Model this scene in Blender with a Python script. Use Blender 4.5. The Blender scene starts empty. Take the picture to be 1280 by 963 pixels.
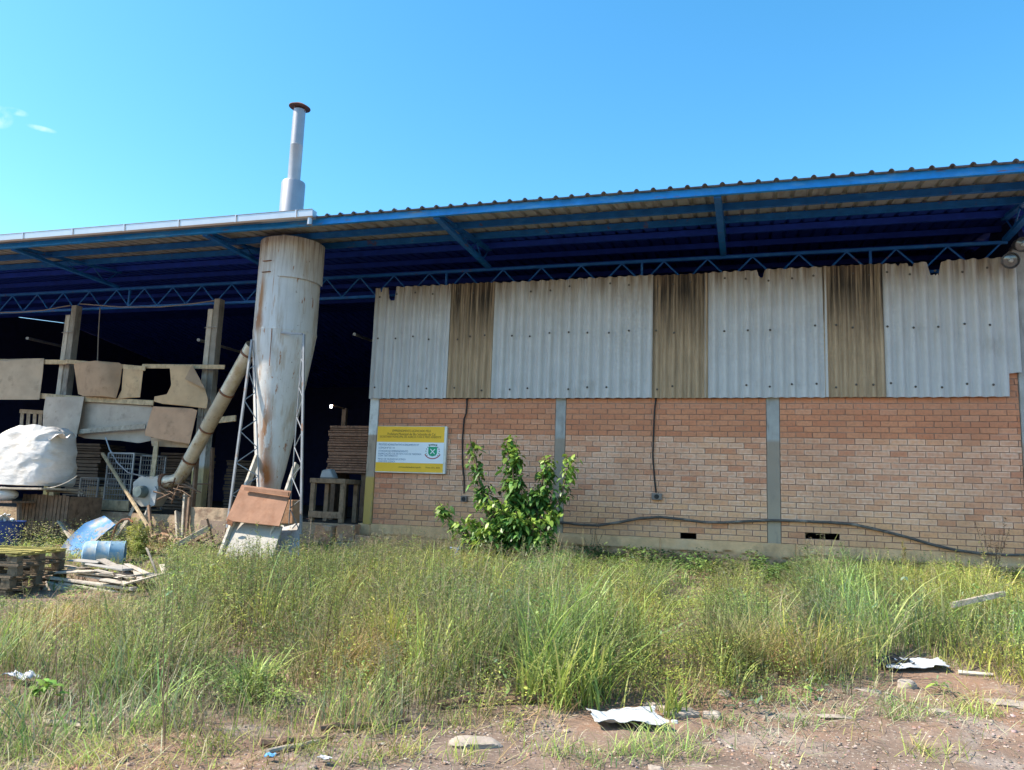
import bpy, bmesh, math, random
import numpy as np
from mathutils import Vector, Matrix, Euler, noise as mnoise
random.seed(7); rng = np.random.default_rng(11)
R = math.radians
S = bpy.context.scene
C = S.collection

# ------------------------------------------------------------------ camera calibration (pinhole fitted to the building's own lines)
FPX, YAW, PITCH, ROLL, CZ = 980.0, R(17.1), R(8.45), R(2.15), 1.6
def _basis():
    cy, sy, cp, sp = math.cos(YAW), math.sin(YAW), math.cos(PITCH), math.sin(PITCH)
    fw = Vector((-sy*cp, cy*cp, sp)); ri = Vector((cy, sy, 0)); up = ri.cross(fw)
    c, s = math.cos(ROLL), math.sin(ROLL)
    return fw, ri*c+up*s, -ri*s+up*c
FW, RI, UP = _basis()
def ray(px, py): return FW + RI*((px-640)/FPX) - UP*((py-481.5)/FPX)
def AT(px, py, Y):
    d = ray(px, py); p = d*(Y/d.y); return Vector((p.x, p.y, p.z+CZ))
def gh0(x, y):                                   # broad shape of the terrain
    t = min(max((y-6.0)/6.6, 0.0), 1.0)
    return 0.64*t
def gh(x, y):
    b = 0.05*mnoise.noise(Vector((x*0.7, y*0.7, 3.1))) + 0.022*mnoise.noise(Vector((x*2.3, y*2.3, 7.7)))
    return gh0(x, y) + b
def G(px, py):                                   # where a picture direction meets the ground
    d = ray(px, py); z = 0.0
    for _ in range(40):
        t = (z-CZ)/d.z; p = d*t
        z = 0.6*z + 0.4*gh0(p.x, p.y)
    return Vector((p.x, p.y, gh(p.x, p.y)))
W = 13.36                                        # facade plane
EAVE = 10.86
SL = 0.12
def zroof(y): return 6.11 + SL*(y-EAVE)

cam_d = bpy.data.cameras.new('camera'); cam = bpy.data.objects.new('camera', cam_d); C.objects.link(cam)
m3 = Matrix((RI, UP, -FW)).transposed()
cam.matrix_world = Matrix.Translation((0, 0, CZ)) @ m3.to_4x4()
cam_d.sensor_width = 36; cam_d.lens = 36*FPX/1280; cam_d.clip_end = 3000; cam_d.clip_start = 0.05
S.camera = cam

# ------------------------------------------------------------------ material helper
def M(name, base, rough=.8, metal=0., var=.18, vs=5., layers=(), bump=.3, bs=50., stretch=(1, 1, 1), attr=False, trans=0., spec=.3, emit=None, bd=.01):
    m = bpy.data.materials.new(name); m.use_nodes = True
    nt = m.node_tree; N = nt.nodes; L = nt.links; N.clear()
    out = N.new('ShaderNodeOutputMaterial'); bs_ = N.new('ShaderNodeBsdfPrincipled')
    bs_.inputs['Roughness'].default_value = rough; bs_.inputs['Metallic'].default_value = metal
    bs_.inputs['Specular IOR Level'].default_value = spec
    geo = N.new('ShaderNodeNewGeometry')
    def noise_(scale, detail=5, rough_=.6, off=0.):
        v = N.new('ShaderNodeVectorMath'); v.operation = 'MULTIPLY_ADD'
        v.inputs[1].default_value = scale; v.inputs[2].default_value = (off, off*1.7, off*.6)
        L.new(geo.outputs['Position'], v.inputs[0])
        n = N.new('ShaderNodeTexNoise'); n.inputs['Scale'].default_value = 1; n.inputs['Detail'].default_value = detail
        n.inputs['Roughness'].default_value = rough_
        L.new(v.outputs[0], n.inputs['Vector']); return n.outputs['Fac']
    def mr(sock, a, b, c, d):
        r = N.new('ShaderNodeMapRange'); r.clamp = True
        for i, q in enumerate((a, b, c, d)): r.inputs[i+1].default_value = q
        L.new(sock, r.inputs[0]); return r.outputs[0]
    def mul(a, b):
        q = N.new('ShaderNodeMath'); q.operation = 'MULTIPLY'; L.new(a, q.inputs[0]); L.new(b, q.inputs[1]); return q.outputs[0]
    def mix(fac, a, b):
        q = N.new('ShaderNodeMix'); q.data_type = 'RGBA'
        if isinstance(fac, float): q.inputs[0].default_value = fac
        else: L.new(fac, q.inputs[0])
        for i, s in ((6, a), (7, b)):
            if isinstance(s, tuple): q.inputs[i].default_value = (*s[:3], 1)
            else: L.new(s, q.inputs[i])
        return q.outputs[2]
    sx = tuple(vs*s for s in stretch)
    n0 = mr(noise_(sx), .3, .7, 0, 1)
    if attr:
        at = N.new('ShaderNodeAttribute'); at.attribute_name = 'Col'
        d = N.new('ShaderNodeVectorMath'); d.operation = 'SCALE'; L.new(at.outputs['Color'], d.inputs[0])
        L.new(mr(n0, 0, 1, 1-var, 1+var), d.inputs['Scale']); col = d.outputs[0]
    else:
        col = mix(n0, tuple(c*(1-var) for c in base), tuple(min(1, c*(1+var)) for c in base))
    for i, ly in enumerate(layers):
        sc = ly.get('s', (3, 3, 3))
        f = mr(noise_(sc, ly.get('d', 6), ly.get('r', .65), 13.7*(i+1)), ly.get('lo', .5), ly.get('hi', .6), 0, ly.get('amt', 1.))
        sep = None
        for key, ax in (('xr', 0), ('yr', 1), ('zr', 2)):
            if key in ly:
                if sep is None:
                    sep = N.new('ShaderNodeSeparateXYZ'); L.new(geo.outputs['Position'], sep.inputs[0])
                f = mul(f, mr(sep.outputs[ax], ly[key][0], ly[key][1], 1, 0))
        if 'spot' in ly:
            (cx, cy, cz), (rx, ry, rz) = ly['spot']
            v = N.new('ShaderNodeVectorMath'); v.operation = 'SUBTRACT'; L.new(geo.outputs['Position'], v.inputs[0]); v.inputs[1].default_value = (cx, cy, cz)
            w = N.new('ShaderNodeVectorMath'); w.operation = 'DIVIDE'; L.new(v.outputs[0], w.inputs[0]); w.inputs[1].default_value = (rx, ry, rz)
            ln = N.new('ShaderNodeVectorMath'); ln.operation = 'LENGTH'; L.new(w.outputs[0], ln.inputs[0])
            f = mul(f, mr(ln.outputs['Value'], .35, 1., 1, 0))
        col = mix(f, col, tuple(ly['c']))
    L.new(col, bs_.inputs['Base Color'])
    if bump:
        bn = N.new('ShaderNodeBump'); bn.inputs['Strength'].default_value = bump; bn.inputs['Distance'].default_value = bd
        L.new(noise_(tuple(bs*s for s in stretch), 6), bn.inputs['Height']); L.new(bn.outputs[0], bs_.inputs['Normal'])
    sh = bs_.outputs[0]
    if trans:
        tr = N.new('ShaderNodeBsdfTranslucent'); L.new(col, tr.inputs['Color'])
        mx = N.new('ShaderNodeMixShader'); mx.inputs[0].default_value = trans; L.new(sh, mx.inputs[1]); L.new(tr.outputs[0], mx.inputs[2]); sh = mx.outputs[0]
    if emit:
        bs_.inputs['Emission Color'].default_value = (*emit[:3], 1); bs_.inputs['Emission Strength'].default_value = emit[3]
    L.new(sh, out.inputs['Surface'])
    return m

# ------------------------------------------------------------------ mesh helper
class MB:
    def __init__(s): s.v = []; s.f = []; s.mi = []
    def add(s, vs, fs, m=0):
        o = len(s.v); s.v += [tuple(p) for p in vs]; s.f += [tuple(i+o for i in f) for f in fs]; s.mi += [m]*len(fs); return s
    def box(s, c, d, rot=None, m=0, jit=0.):
        c = Vector(c); vs = []
        for i in range(8):
            p = Vector(((-.5, .5)[i & 1]*d[0], (-.5, .5)[i >> 1 & 1]*d[1], (-.5, .5)[i >> 2 & 1]*d[2]))
            if jit: p += Vector((random.uniform(-jit, jit), random.uniform(-jit, jit), random.uniform(-jit, jit)))
            if rot is not None: p = rot @ p
            vs.append(c+p)
        return s.add(vs, [(0, 2, 3, 1), (4, 5, 7, 6), (0, 1, 5, 4), (2, 6, 7, 3), (0, 4, 6, 2), (1, 3, 7, 5)], m)
    def span(s, a, b, m=0):
        return s.box([(a[i]+b[i])/2 for i in range(3)], [abs(b[i]-a[i]) for i in range(3)], None, m)
    def beam(s, p0, p1, w, h, m=0, up=(0, 0, 1), jit=0.):
        p0, p1 = Vector(p0), Vector(p1); d = p1-p0; L = d.length; d.normalize(); u = Vector(up)
        if abs(d.dot(u)) > .98: u = Vector((0, 1, 0))
        sd = d.cross(u).normalized(); u = sd.cross(d)
        rot = Matrix((d, sd, u)).transposed()
        return s.box((p0+p1)/2, (L, w, h), rot, m, jit)
    def tube(s, pts, r, n=8, m=0, caps=True):
        pts = [Vector(p) for p in pts]; k = len(pts); rs = r if isinstance(r, (list, tuple)) else [r]*k
        t0 = (pts[1]-pts[0]).normalized(); u = Vector((0, 0, 1)) if abs(t0.z) < .9 else Vector((1, 0, 0))
        vs = []; fs = []
        for i in range(k):
            t = (pts[min(i+1, k-1)]-pts[max(i-1, 0)]).normalized()
            a = t.cross(u).normalized(); u = a.cross(t)
            for j in range(n):
                an = 2*math.pi*j/n; vs.append(pts[i]+(a*math.cos(an)+u*math.sin(an))*rs[i])
        for i in range(k-1):
            for j in range(n):
                q = (j+1) % n; fs.append((i*n+j, i*n+q, (i+1)*n+q, (i+1)*n+j))
        if caps: fs += [tuple(range(n))[::-1], tuple((k-1)*n+j for j in range(n))]
        return s.add(vs, fs, m)
    def lathe(s, prof, c=(0, 0, 0), n=32, m=0, rot=None, caps=False, off=None):
        vs = []; fs = []; c = Vector(c)
        for r, z in prof:
            ox, oy = off(z) if off else (0, 0)
            for j in range(n):
                a = 2*math.pi*j/n; p = Vector((r*math.cos(a)+ox, r*math.sin(a)+oy, z))
                if rot is not None: p = rot @ p
                vs.append(c+p)
        for i in range(len(prof)-1):
            for j in range(n):
                q = (j+1) % n; fs.append((i*n+j, i*n+q, (i+1)*n+q, (i+1)*n+j))
        if caps: fs += [tuple(range(n))[::-1], tuple((len(prof)-1)*n+j for j in range(n))]
        return s.add(vs, fs, m)
    def prism(s, pts, off, m=0):
        pts = [Vector(p) for p in pts]; off = Vector(off); n = len(pts)
        fs = [tuple(range(n)), tuple(range(2*n-1, n-1, -1))]+[(i, n+i, n+(i+1) % n, (i+1) % n) for i in range(n)]
        return s.add(pts+[p+off for p in pts], fs, m)
    def grid(s, fn, nu, nv, off=None, m=0):
        P = [[Vector(fn(i/nu, j/nv)) for i in range(nu+1)] for j in range(nv+1)]
        vs = [p for row in P for p in row]; id_ = lambda i, j: j*(nu+1)+i
        fs = [(id_(i, j), id_(i+1, j), id_(i+1, j+1), id_(i, j+1)) for j in range(nv) for i in range(nu)]
        if off is not None:
            o = Vector(off); n = len(vs); vs += [p+o for p in vs[:n]]
            fs += [tuple(n+q for q in f[::-1]) for f in fs[:]]
            bd = [id_(i, 0) for i in range(nu)]+[id_(nu, j) for j in range(nv)]+[id_(i, nv) for i in range(nu, 0, -1)]+[id_(0, j) for j in range(nv, 0, -1)]
            for a in range(len(bd)):
                b = bd[(a+1) % len(bd)]; fs.append((bd[a], n+bd[a], n+b, b))
        return s.add(vs, fs, m)
    def build(s, name, mats, parent=None, smooth=False, bev=0.):
        me = bpy.data.meshes.new(name)
        if parent is not None: b = Vector(parent['_loc'])
        else:
            a = np.array(s.v); b = Vector(((a[:, 0].min()+a[:, 0].max())/2, (a[:, 1].min()+a[:, 1].max())/2, a[:, 2].min()))
        me.from_pydata([(p[0]-b.x, p[1]-b.y, p[2]-b.z) for p in s.v], [], s.f)
        mats = mats if isinstance(mats, (list, tuple)) else [mats]
        for q in mats: me.materials.append(q)
        me.polygons.foreach_set('material_index', s.mi)
        bm = bmesh.new(); bm.from_mesh(me); bmesh.ops.recalc_face_normals(bm, faces=bm.faces); bm.to_mesh(me); bm.free()
        if smooth:
            me.shade_smooth(); me.set_sharp_from_angle(angle=R(38))
        o = bpy.data.objects.new(name, me); C.objects.link(o)
        if parent is None: o.location = b; o['_loc'] = tuple(b)
        else:
            o.parent = parent; o['_loc'] = tuple(b)
        if bev:
            bv = o.modifiers.new('bevel', 'BEVEL'); bv.width = bev; bv.segments = 1; bv.limit_method = 'ANGLE'
        return o
def tag(o, label, cat, group=None, kind=None):
    if label: o['label'] = label
    if cat: o['category'] = cat
    if group: o['group'] = group
    if kind: o['kind'] = kind
    return o
def thing(name, label, cat, loc, group=None):
    o = bpy.data.objects.new(name, None); C.objects.link(o); o.location = loc; o['_loc'] = tuple(loc); o.empty_display_size = .2
    return tag(o, label, cat, group)

# ------------------------------------------------------------------ materials
RUST = (.20, .075, .03)
m_conc = M('concrete', (.33, .31, .28), .9, layers=[dict(c=(.20, .17, .14), s=(2.5, 2.5, 1.2), lo=.52, hi=.7, amt=.7), dict(c=(.42, .33, .24), s=(1.3, 1.3, 2), lo=.5, hi=.68, amt=.6)], bump=.5, bs=35)
m_plinth = M('plinth_concrete', (.72, .43, .225), .95, layers=[dict(c=(.44, .20, .11), s=(1.7, 1.7, 3), lo=.3, hi=.5, amt=.85, zr=(.82, .95)), dict(c=(.42, .27, .16), s=(2, 2, 1.2), lo=.54, hi=.7, amt=.7), dict(c=(.74, .52, .33), s=(.9, 1, 2), lo=.52, hi=.7, amt=.6)], bump=.8, bs=22)
m_col = M('painted_column', (.60, .62, .62), .85, layers=[dict(c=(.36, .29, .23), s=(30, 30, 30), lo=0, hi=.3, amt=.95, zr=(2.73, 2.76)), dict(c=(.50, .33, .09), s=(30, 30, 30), lo=0, hi=.3, amt=.95, zr=(1.94, 1.98)), dict(c=(.24, .19, .15), s=(9, 9, 3), lo=.55, hi=.68, amt=.8)], bump=.4, bs=40)
m_ccol = M('wall_column', (.34, .34, .33), .9, layers=[dict(c=(.30, .23, .17), s=(30, 30, 30), lo=0, hi=.3, amt=.8, zr=(2.70, 2.76)), dict(c=(.43, .34, .24), s=(30, 30, 30), lo=0, hi=.3, amt=.7, zr=(1.2, 2.0)), dict(c=(.2, .18, .16), s=(9, 9, 2), lo=.55, hi=.7, amt=.7)], bump=.4, bs=40)
m_sheet = M('fibre_cement', (.50, .50, .50), .85, var=.06, vs=3, layers=[
    dict(c=(.36, .35, .33), s=(14, 3, .7), lo=.5, hi=.72, amt=.55),
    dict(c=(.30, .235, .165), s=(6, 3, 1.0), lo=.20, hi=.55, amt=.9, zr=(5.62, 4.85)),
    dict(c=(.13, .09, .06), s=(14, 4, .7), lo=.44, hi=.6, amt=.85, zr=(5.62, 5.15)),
    dict(c=(.30, .27, .23), s=(1.3, 3, 1.3), lo=.6, hi=.75, amt=.5)], bump=.15, bs=60)
m_fibre = M('old_fibreglass', (.40, .29, .185), .75, var=.22, vs=6, stretch=(3, 1, .3), layers=[
    dict(c=(.20, .15, .10), s=(26, 4, .9), lo=.5, hi=.70, amt=.55),
    dict(c=(.48, .38, .27), s=(30, 4, .6), lo=.58, hi=.72, amt=.45),
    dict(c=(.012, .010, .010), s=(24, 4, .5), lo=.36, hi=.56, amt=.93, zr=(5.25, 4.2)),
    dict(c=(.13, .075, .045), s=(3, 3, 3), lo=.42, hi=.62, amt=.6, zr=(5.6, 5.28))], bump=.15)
m_screw = M('screw_stain', (.09, .08, .07), .8, .2, bump=0)
m_blue = M('blue_steel', (.007, .105, .38), .5, var=.2, layers=[dict(c=(.12, .05, .03), s=(5, 5, 5), lo=.62, hi=.68, amt=.7), dict(c=(.05, .22, .50), s=(3, 6, 6), lo=.55, hi=.7, amt=.5)], bump=.15)
m_fascia = M('blue_fascia', (.008, .20, .60), .45, var=.2, layers=[dict(c=(.16, .10, .09), s=(1.2, 5, 9), lo=.60, hi=.66, amt=.85), dict(c=(.10, .32, .58), s=(1.1, 5, 5), lo=.52, hi=.66, amt=.7)], bump=.15)
m_roof = M('galvanised_roof', (.36, .345, .325), .5, .35, var=.15, vs=3, layers=[dict(c=(.20, .16, .13), s=(8, .9, 4), lo=.5, hi=.66, amt=.7), dict(c=(.44, .43, .41), s=(2, 1, 4), lo=.5, hi=.7, amt=.5)], bump=.1)
m_roofblue = M('weathered_blue_roof', (.03, .085, .22), .55, .1, var=.2, layers=[dict(c=(.16, .15, .15), s=(4, 4, 4), lo=.55, hi=.68, amt=.7)], bump=.1)
m_roofshade = M('roof_shade_blue', (.010, .045, .36), .7, .1, bump=.1)  # indoor shade put into the colour of the inner roof sheets and purlins
m_gutter = M('bright_gutter', (.42, .41, .42), .33, .8, var=.05, layers=[dict(c=(.4, .38, .37), s=(3, 3, 12), lo=.58, hi=.7, amt=.6)], bump=.03)
m_dark = M('dark_interior', (.012, .020, .085), .9, bump=.2)  # interior walls coloured near-black navy to deepen the shade inside
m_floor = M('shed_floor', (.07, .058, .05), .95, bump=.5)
m_ledge = M('earthy_ledge', (.34, .25, .17), .95, var=.25, layers=[dict(c=(.16, .10, .07), s=(3, 3, 5), lo=.5, hi=.62, amt=.8), dict(c=(.46, .35, .24), s=(2, 2, 6), lo=.55, hi=.7, amt=.7)], bump=1, bs=18)
cyx, cyy = -7.99, 12.0
m_cyc = M('cyclone_paint', (.52, .52, .515), .55, .1, var=.08, vs=2, layers=[
    dict(c=(.40, .39, .37), s=(13, 13, .5), lo=.52, hi=.66, amt=.6),
    dict(c=(.34, .18, .08), s=(22, 22, 1.1), lo=.60, hi=.65, amt=.8, xr=(cyx+.05, cyx+.25)),
    dict(c=(.16, .11, .08), s=(20, 20, .9), lo=.46, hi=.6, amt=.75, zr=(6.1, 5.25)),
    dict(c=(.30, .14, .05), s=(10, 10, .6), lo=.40, hi=.47, amt=.95, spot=((cyx-.2, cyy-.5, 4.95), (.09, .35, .65))),
    dict(c=(.26, .11, .05), s=(6, 6, 6), lo=.3, hi=.42, amt=1, spot=((cyx-.22, cyy-.5, 4.55), (.14, .35, .26))),
    dict(c=(.36, .17, .06), s=(12, 12, 1), lo=.44, hi=.5, amt=.9, spot=((cyx-.42, cyy-.4, 4.0), (.07, .3, .8))),
    dict(c=(.33, .15, .06), s=(9, 9, 1.2), lo=.46, hi=.52, amt=.9, spot=((cyx+.0, cyy-.5, 2.6), (.17, .5, .9))),
    dict(c=(.30, .11, .035), s=(9, 9, 2), lo=.3, hi=.46, amt=1, spot=((cyx, cyy-.3, 1.9), (.17, .5, .42))),
    dict(c=(.33, .25, .17), s=(7, 7, .8), lo=.52, hi=.62, amt=.55), dict(c=(.28, .12, .05), s=(11, 11, 3), lo=.62, hi=.66, amt=.85), dict(c=(.12, .09, .07), s=(9, 9, 9), lo=.66, hi=.70, amt=.8)], bump=.35, bs=5, bd=.03)
m_chim = M('chimney_metal', (.33, .33, .35), .42, .45, var=.08, layers=[dict(c=(.38, .36, .36), s=(9, 9, 1.2), lo=.52, hi=.68, amt=.7)], bump=.05)
m_rustmetal = M('rusty_metal', (.17, .085, .055), .85, .2, var=.35, layers=[dict(c=(.30, .12, .05), s=(7, 7, 7), lo=.5, hi=.6, amt=.8)])
m_lattice = M('grey_lattice_paint', (.24, .25, .27), .55, .2, layers=[dict(c=(.25, .13, .07), s=(9, 9, 5), lo=.58, hi=.66, amt=.8)], bump=.1)
m_duct = M('duct_metal', (.50, .46, .38), .45, .4, var=.12, layers=[dict(c=(.34, .25, .13), s=(2.5, 2.5, 2.5), lo=.46, hi=.62, amt=.8), dict(c=(.16, .09, .05), s=(12, 12, 12), lo=.6, hi=.68, amt=.8)], bump=.1)
m_duct2 = M('duct_yellowed', (.38, .32, .235), .55, .15, var=.15, layers=[dict(c=(.22, .14, .08), s=(9, 9, 9), lo=.58, hi=.68, amt=.8)], bump=.1)
def wood(name, c, var=.3, dk=.45): return M(name, c, .9, 0, var, 9, stretch=(1, 1, 1), layers=[dict(c=tuple(q*dk for q in c), s=(16, 16, 7), lo=.54, hi=.66, amt=.8)], bump=.5, bs=40)
m_wgrey = wood('weathered_wood', (.36, .31, .25))
m_wtan = wood('tan_wood', (.46, .35, .22))
m_wdark = wood('dark_wood', (.17, .11, .075))
m_wred = wood('reddish_planks', (.30, .17, .115))
m_wpale = wood('pale_wood', (.50, .45, .38))
m_wpile = wood('sun_bleached_boards', (.46, .40, .33))
m_wpal = wood('brown_pallet_wood', (.15, .115, .08))
m_wbench = wood('brown_bench_wood', (.24, .165, .11))
m_wgreen = wood('yellow_mossy_wood', (.33, .28, .085))
def hide(name, c):
    c = (c[0]*1.14, c[1]*1.0, c[2]*.86)
    return M(name, c, .85, 0, .16, 2.5, layers=[dict(c=tuple(q*.55 for q in c), s=(4, 4, 4), lo=.56, hi=.72, amt=.7), dict(c=(.20, .15, .10), s=(14, 14, 14), lo=.66, hi=.72, amt=.7)], bump=.25, bs=25)
h_grey = hide('greyish_fibreboard', (.38, .335, .28)); h_lgrey = hide('grey_fibreboard', (.36, .345, .33)); h_tan = hide('tan_fibreboard', (.44, .34, .23)); h_brown = hide('brown_fibreboard', (.33, .25, .185)); h_red = hide('reddish_fibreboard', (.40, .27, .19))
m_sack = M('white_woven_sack', (.60, .58, .56), .7, 0, .06, 4, layers=[dict(c=(.50, .42, .33), s=(3, 3, 7), lo=.5, hi=.7, amt=.6), dict(c=(.58, .57, .58), s=(8, 8, 3), lo=.52, hi=.7, amt=.6)], bump=.5, bs=8, trans=.1, bd=.03, stretch=(1, 1, 1.8))
m_cloth = M('white_cloth', (.52, .515, .50), .8, 0, .05, 8, layers=[dict(c=(.5, .45, .38), s=(7, 7, 7), lo=.6, hi=.7, amt=.6)], bump=.4, bs=40)
m_bpl = M('bright_blue_plastic', (.05, .18, .38), .5, 0, .15, 4, layers=[dict(c=(.25, .22, .19), s=(3, 4, 4), lo=.47, hi=.54, amt=.9)], bump=.15)
m_barrel = M('faded_blue_barrel', (.20, .32, .42), .45, 0, .15, 4, layers=[dict(c=(.50, .45, .38), s=(4, 4, 4), lo=.5, hi=.64, amt=.8), dict(c=(.18, .10, .06), s=(9, 9, 9), lo=.64, hi=.7, amt=.8)], bump=.1)
m_dblue = M('dark_blue_plastic', (.02, .05, .20), .4, bump=.1)
m_rpanel = M('rusted_sheet', (.26, .14, .09), .85, .05, .2, 4, layers=[dict(c=(.20, .09, .05), s=(5, 5, 5), lo=.5, hi=.68, amt=.7), dict(c=(.34, .19, .12), s=(3, 3, 3), lo=.55, hi=.7, amt=.6)], bump=.25)
m_wplate = M('whitewashed_plate', (.33, .31, .28), .85, 0, .12, 6, layers=[dict(c=(.36, .33, .29), s=(6, 6, 6), lo=.5, hi=.66, amt=.8)], bump=.3)
m_gplate = M('grey_plate', (.40, .41, .42), .7, .2, .12, 6, layers=[dict(c=(.24, .2, .17), s=(5, 5, 5), lo=.54, hi=.66, amt=.7)], bump=.2)
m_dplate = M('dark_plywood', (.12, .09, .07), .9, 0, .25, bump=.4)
m_fan = M('fan_housing', (.42, .40, .37), .5, .15, .08, layers=[dict(c=(.30, .25, .2), s=(7, 7, 7), lo=.56, hi=.68, amt=.8)], bump=.12)
m_motor = M('grey_green_motor', (.13, .17, .17), .6, .2, .3, bump=.3)
m_wire = M('galvanised_wire', (.36, .37, .38), .5, .5, bump=0)
m_black = M('black_cable', (.022, .020, .020), .6, bump=.1)
m_hose = M('weathered_hose', (.10, .085, .075), .6, 0, .3, 6, layers=[dict(c=(.42, .36, .30), s=(4, 4, 9), lo=.5, hi=.7, amt=.6)], bump=.2)
m_boxg = M('junction_box', (.20, .17, .15), .7, bump=.2)
m_syel = M('sign_yellow', (.85, .50, .03), .45, 0, .04, bump=0); m_swht = M('sign_white', (.74, .79, .85), .4, 0, .03, bump=0)
m_sedge = M('sign_frame', (.62, .62, .58), .45, .1, bump=0); m_ink = M('sign_ink', (.16, .10, .03), .7, bump=0); m_inkb = M('sign_blue_ink', (.10, .20, .33), .7, bump=0)
m_sgreen = M('crest_green', (.02, .33, .17), .6, bump=0); m_sred = M('crest_red', (.38, .10, .13), .6, bump=0); m_sgrey = M('crest_dark', (.13, .17, .14), .6, bump=0)
m_glass = M('lamp_glass', (.12, .13, .14), .15, .5, bump=0, spec=.8); m_lampb = M('lamp_body', (.09, .09, .10), .45, .5, bump=.1)
m_bulb = M('lit_bulb', (.9, .9, .9), .4, bump=0, emit=(1, .98, .92, 14))
m_bark = M('shrub_bark', (.16, .11, .07), .9, bump=.5)
m_stone = M('stone', (.33, .275, .23), .95, 0, .22, 7, layers=[dict(c=(.42, .36, .29), s=(5, 5, 5), lo=.5, hi=.66, amt=.7)], bump=.7, bs=30)
m_grav = M('gravel', (.26, .2, .17), .95, attr=True, var=.2, bump=.3)
m_leaf = M('shrub_leaf', (.06, .12, .03), .42, 0, .15, 20, attr=True, bump=0, trans=.28, spec=.45)
m_grass = M('grass_blade', (.1, .15, .05), .6, 0, .12, 9, attr=True, bump=0, trans=.32, spec=.25)
m_rebr = M('red_block', (.36, .21, .13), .95, 0, .25, 6, layers=[dict(c=(.45, .36, .28), s=(5, 5, 5), lo=.5, hi=.64, amt=.7)], bump=.6, bs=25)
m_plas = M('white_plastic_litter', (.50, .51, .53), .35, bump=.1); m_blkp = M('black_plastic_litter', (.02, .02, .022), .4, bump=.1)
m_litb = M('blue_litter', (.10, .28, .50), .4, bump=.1)

def brick_material():
    m = bpy.data.materials.new('brick'); m.use_nodes = True; nt = m.node_tree; N = nt.nodes; L = nt.links
    b = N['Principled BSDF']; b.inputs['Roughness'].default_value = .92; b.inputs['Specular IOR Level'].default_value = .15
    at = N.new('ShaderNodeAttribute'); at.attribute_name = 'Col'; sp = N.new('ShaderNodeSeparateColor'); L.new(at.outputs['Color'], sp.inputs[0])
    geo = N.new('ShaderNodeNewGeometry')
    def nz(sc, d=5):
        n = N.new('ShaderNodeTexNoise'); n.inputs['Scale'].default_value = sc; n.inputs['Detail'].default_value = d; L.new(geo.outputs['Position'], n.inputs['Vector']); return n.outputs['Fac']
    def mr(s, a, b_, c, d):
        r = N.new('ShaderNodeMapRange'); L.new(s, r.inputs[0])
        for i, q in enumerate((a, b_, c, d)): r.inputs[i+1].default_value = q
        return r.outputs[0]
    def mth(op, a, b_):
        q = N.new('ShaderNodeMath'); q.operation = op
        for i, s in enumerate((a, b_)):
            if isinstance(s, float): q.inputs[i].default_value = s
            else: L.new(s, q.inputs[i])
        return q.outputs[0]
    def mix(f, a, c):
        q = N.new('ShaderNodeMix'); q.data_type = 'RGBA'; L.new(f, q.inputs[0])
        for i, s in ((6, a), (7, c)):
            if isinstance(s, tuple): q.inputs[i].default_value = (*s, 1)
            else: L.new(s, q.inputs[i])
        return q.outputs[2]
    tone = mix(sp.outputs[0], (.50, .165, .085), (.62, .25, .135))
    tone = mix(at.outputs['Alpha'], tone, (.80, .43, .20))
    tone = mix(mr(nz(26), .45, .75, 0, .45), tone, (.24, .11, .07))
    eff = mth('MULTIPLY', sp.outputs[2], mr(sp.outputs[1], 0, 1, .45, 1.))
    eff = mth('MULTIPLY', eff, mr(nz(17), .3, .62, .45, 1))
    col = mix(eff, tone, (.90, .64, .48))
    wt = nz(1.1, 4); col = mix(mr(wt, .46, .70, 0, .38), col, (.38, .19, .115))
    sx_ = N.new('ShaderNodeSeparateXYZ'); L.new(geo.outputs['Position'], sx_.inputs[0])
    foot_bounce = mth('MULTIPLY', mr(sx_.outputs[2], 1.1, 1.75, 1, 0), mr(nz(2.6, 6), .42, .66, 0, .7)); col = mix(foot_bounce, col, (.76, .42, .22))  # warm ground bounce painted in patches over the lowest courses
    L.new(col, b.inputs['Base Color'])
    bp = N.new('ShaderNodeBump'); bp.inputs['Strength'].default_value = .5; bp.inputs['Distance'].default_value = .008
    L.new(nz(60), bp.inputs['Height']); L.new(bp.outputs[0], b.inputs['Normal'])
    return m
m_brick = brick_material()
m_mortar = M('mortar', (.33, .195, .14), .95, 0, .2, 6, layers=[dict(c=(.34, .27, .21), s=(2.5, 2.5, 4), lo=.5, hi=.68, amt=.6)], bump=.6)

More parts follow.
